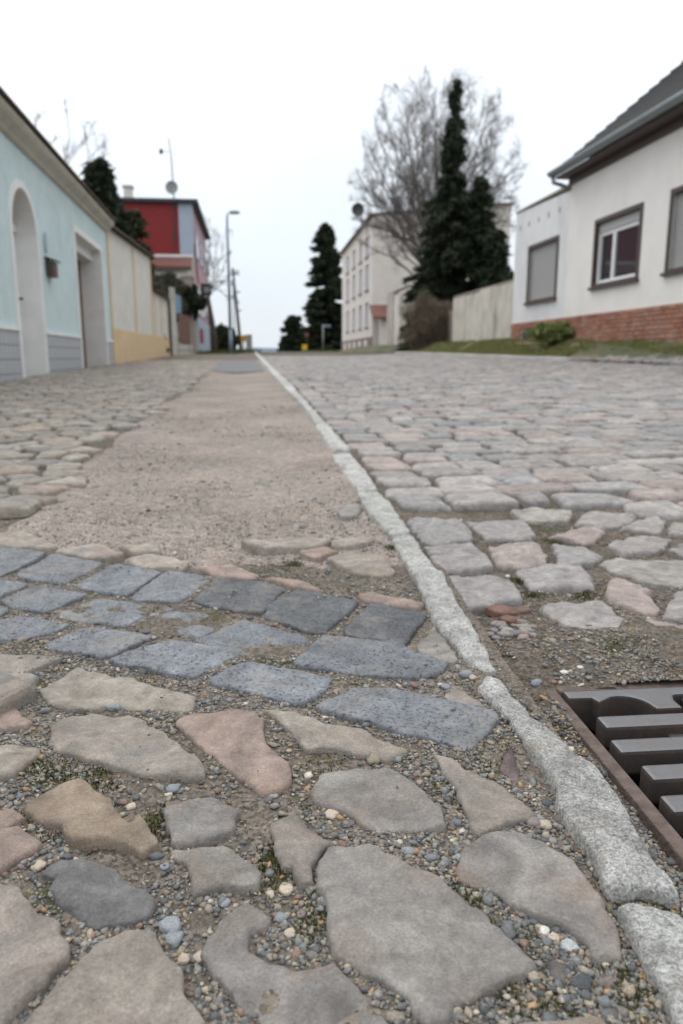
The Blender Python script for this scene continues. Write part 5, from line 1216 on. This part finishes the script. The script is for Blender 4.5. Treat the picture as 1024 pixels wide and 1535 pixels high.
ok = np.where(gy2 < 14.2, gw2 > .45, gw2 > .08) & (fbm(gw2 * 2, gy2, 1.2, 3, 4) > -.28); gy2, gw2 = gy2[ok], gw2[ok]
gxx = roadR(gy2) + .10 + gw2 * (WRA + WRB * gy2 - .05 - roadR(gy2) - .10)
def vz(x, y):
    w = (x - roadR(y) - .10) / (WRA + WRB * y + .25 - roadR(y) - .10); zb_ = np.interp(y, [8, 12.5, 20.6, 26, 34, 40, 52], [.50, .60, .84, .86, .93, .98, 1.0]); return G(roadR(y), y) + .01 + (zb_ - G(roadR(y), y)) * sstep(0, .85, w) + .03 * fbm(x, y, 3, 3, 2)
gg = blades('verge_grass', np.c_[gxx, gy2], .085, vz, [(.16, .22, .065), (.20, .24, .08), (.24, .22, .10), (.30, .23, .13)], M['leaf'], .8, .14); tag(gg, 'short green grass growing on the verge below the brick plinth', 'grass', kind='stuff')
# patch of grass by the lamp and near the far conifer
n = 5000; xg = np.concatenate([RNG.uniform(-7.2, -5.2, n // 2), RNG.uniform(-3.2, -.2, n // 2)]); yg = np.concatenate([RNG.uniform(37, 50, n // 2), RNG.uniform(60, 66, n // 2)])
gg = blades('far_grass', np.c_[xg, yg], .2, lambda x, y: G(x, y) - .02, [(.07, .10, .03), (.09, .11, .04)], M['leaf'], .8, .14); tag(gg, 'patches of rough green grass near the crest of the street', 'grass', kind='stuff')
rk = tag(empty('far_kerb', (4.3, 14, .3)), kind='structure'); y = 14.3
while y < 30:
    y1 = y + random.uniform(.9, 1.1); xa = lambda q: float(roadR(q))
    stn = stone('kerb_stone', [(xa(y) - .01, y), (xa(y1) - .01, y1 - .02), (xa(y1) + .12, y1 - .02), (xa(y) + .12, y)], M['granite'], jc(GRAN, .1), rk, lift=.05, r=.015, drop=.012, amp=.003, step=.05, jit=.004, depth=.12, keep=False)
    under(stn, rk, (4.3, 14, .3)); y = y1
def keep_drive(x, y): return roadR(y) + .04 < x < roadR(y) + .04 + .62 * (WRA + WRB * y - roadR(y)) * (1 if y < 13.6 else .3)
cells = [c for c in voronoi_cells((3.6, 6.2), (8.5, 14.4), .15, .14, keep_drive, 8)]
acc = MB(); rnd2 = random.Random(3)
dr_ = tag(empty('driveway', (4.8, 12, .3)), kind='structure')
for (yy_, xx_, poly) in cells:
    c = np.array(rnd2.choice(CB)) * rnd2.uniform(.9, 1.2); P_ = np.array(poly); cc = P_.mean(0); zc = float(vz(np.array(cc[0]), np.array(cc[1]))) + .03
    n_ = len(P_); q1 = cc + (P_ - cc) * .85; V = np.vstack([np.c_[P_, np.array(vz(P_[:, 0], P_[:, 1])) - .01], np.c_[P_, np.array(vz(P_[:, 0], P_[:, 1])) + .012], np.c_[q1, np.array(vz(q1[:, 0], q1[:, 1])) + .026]])
    F_ = [(l * n_ + i, l * n_ + (i + 1) % n_, (l + 1) * n_ + (i + 1) % n_, (l + 1) * n_ + i) for l in range(2) for i in range(n_)] + [tuple(range(2 * n_, 3 * n_))]
    o = mesh_np('cobblestone', V - (cc[0], cc[1], zc), F_, M['cobble'], dr_, False, col=c, loc=(cc[0] - 4.8, cc[1] - 12, zc - .3))
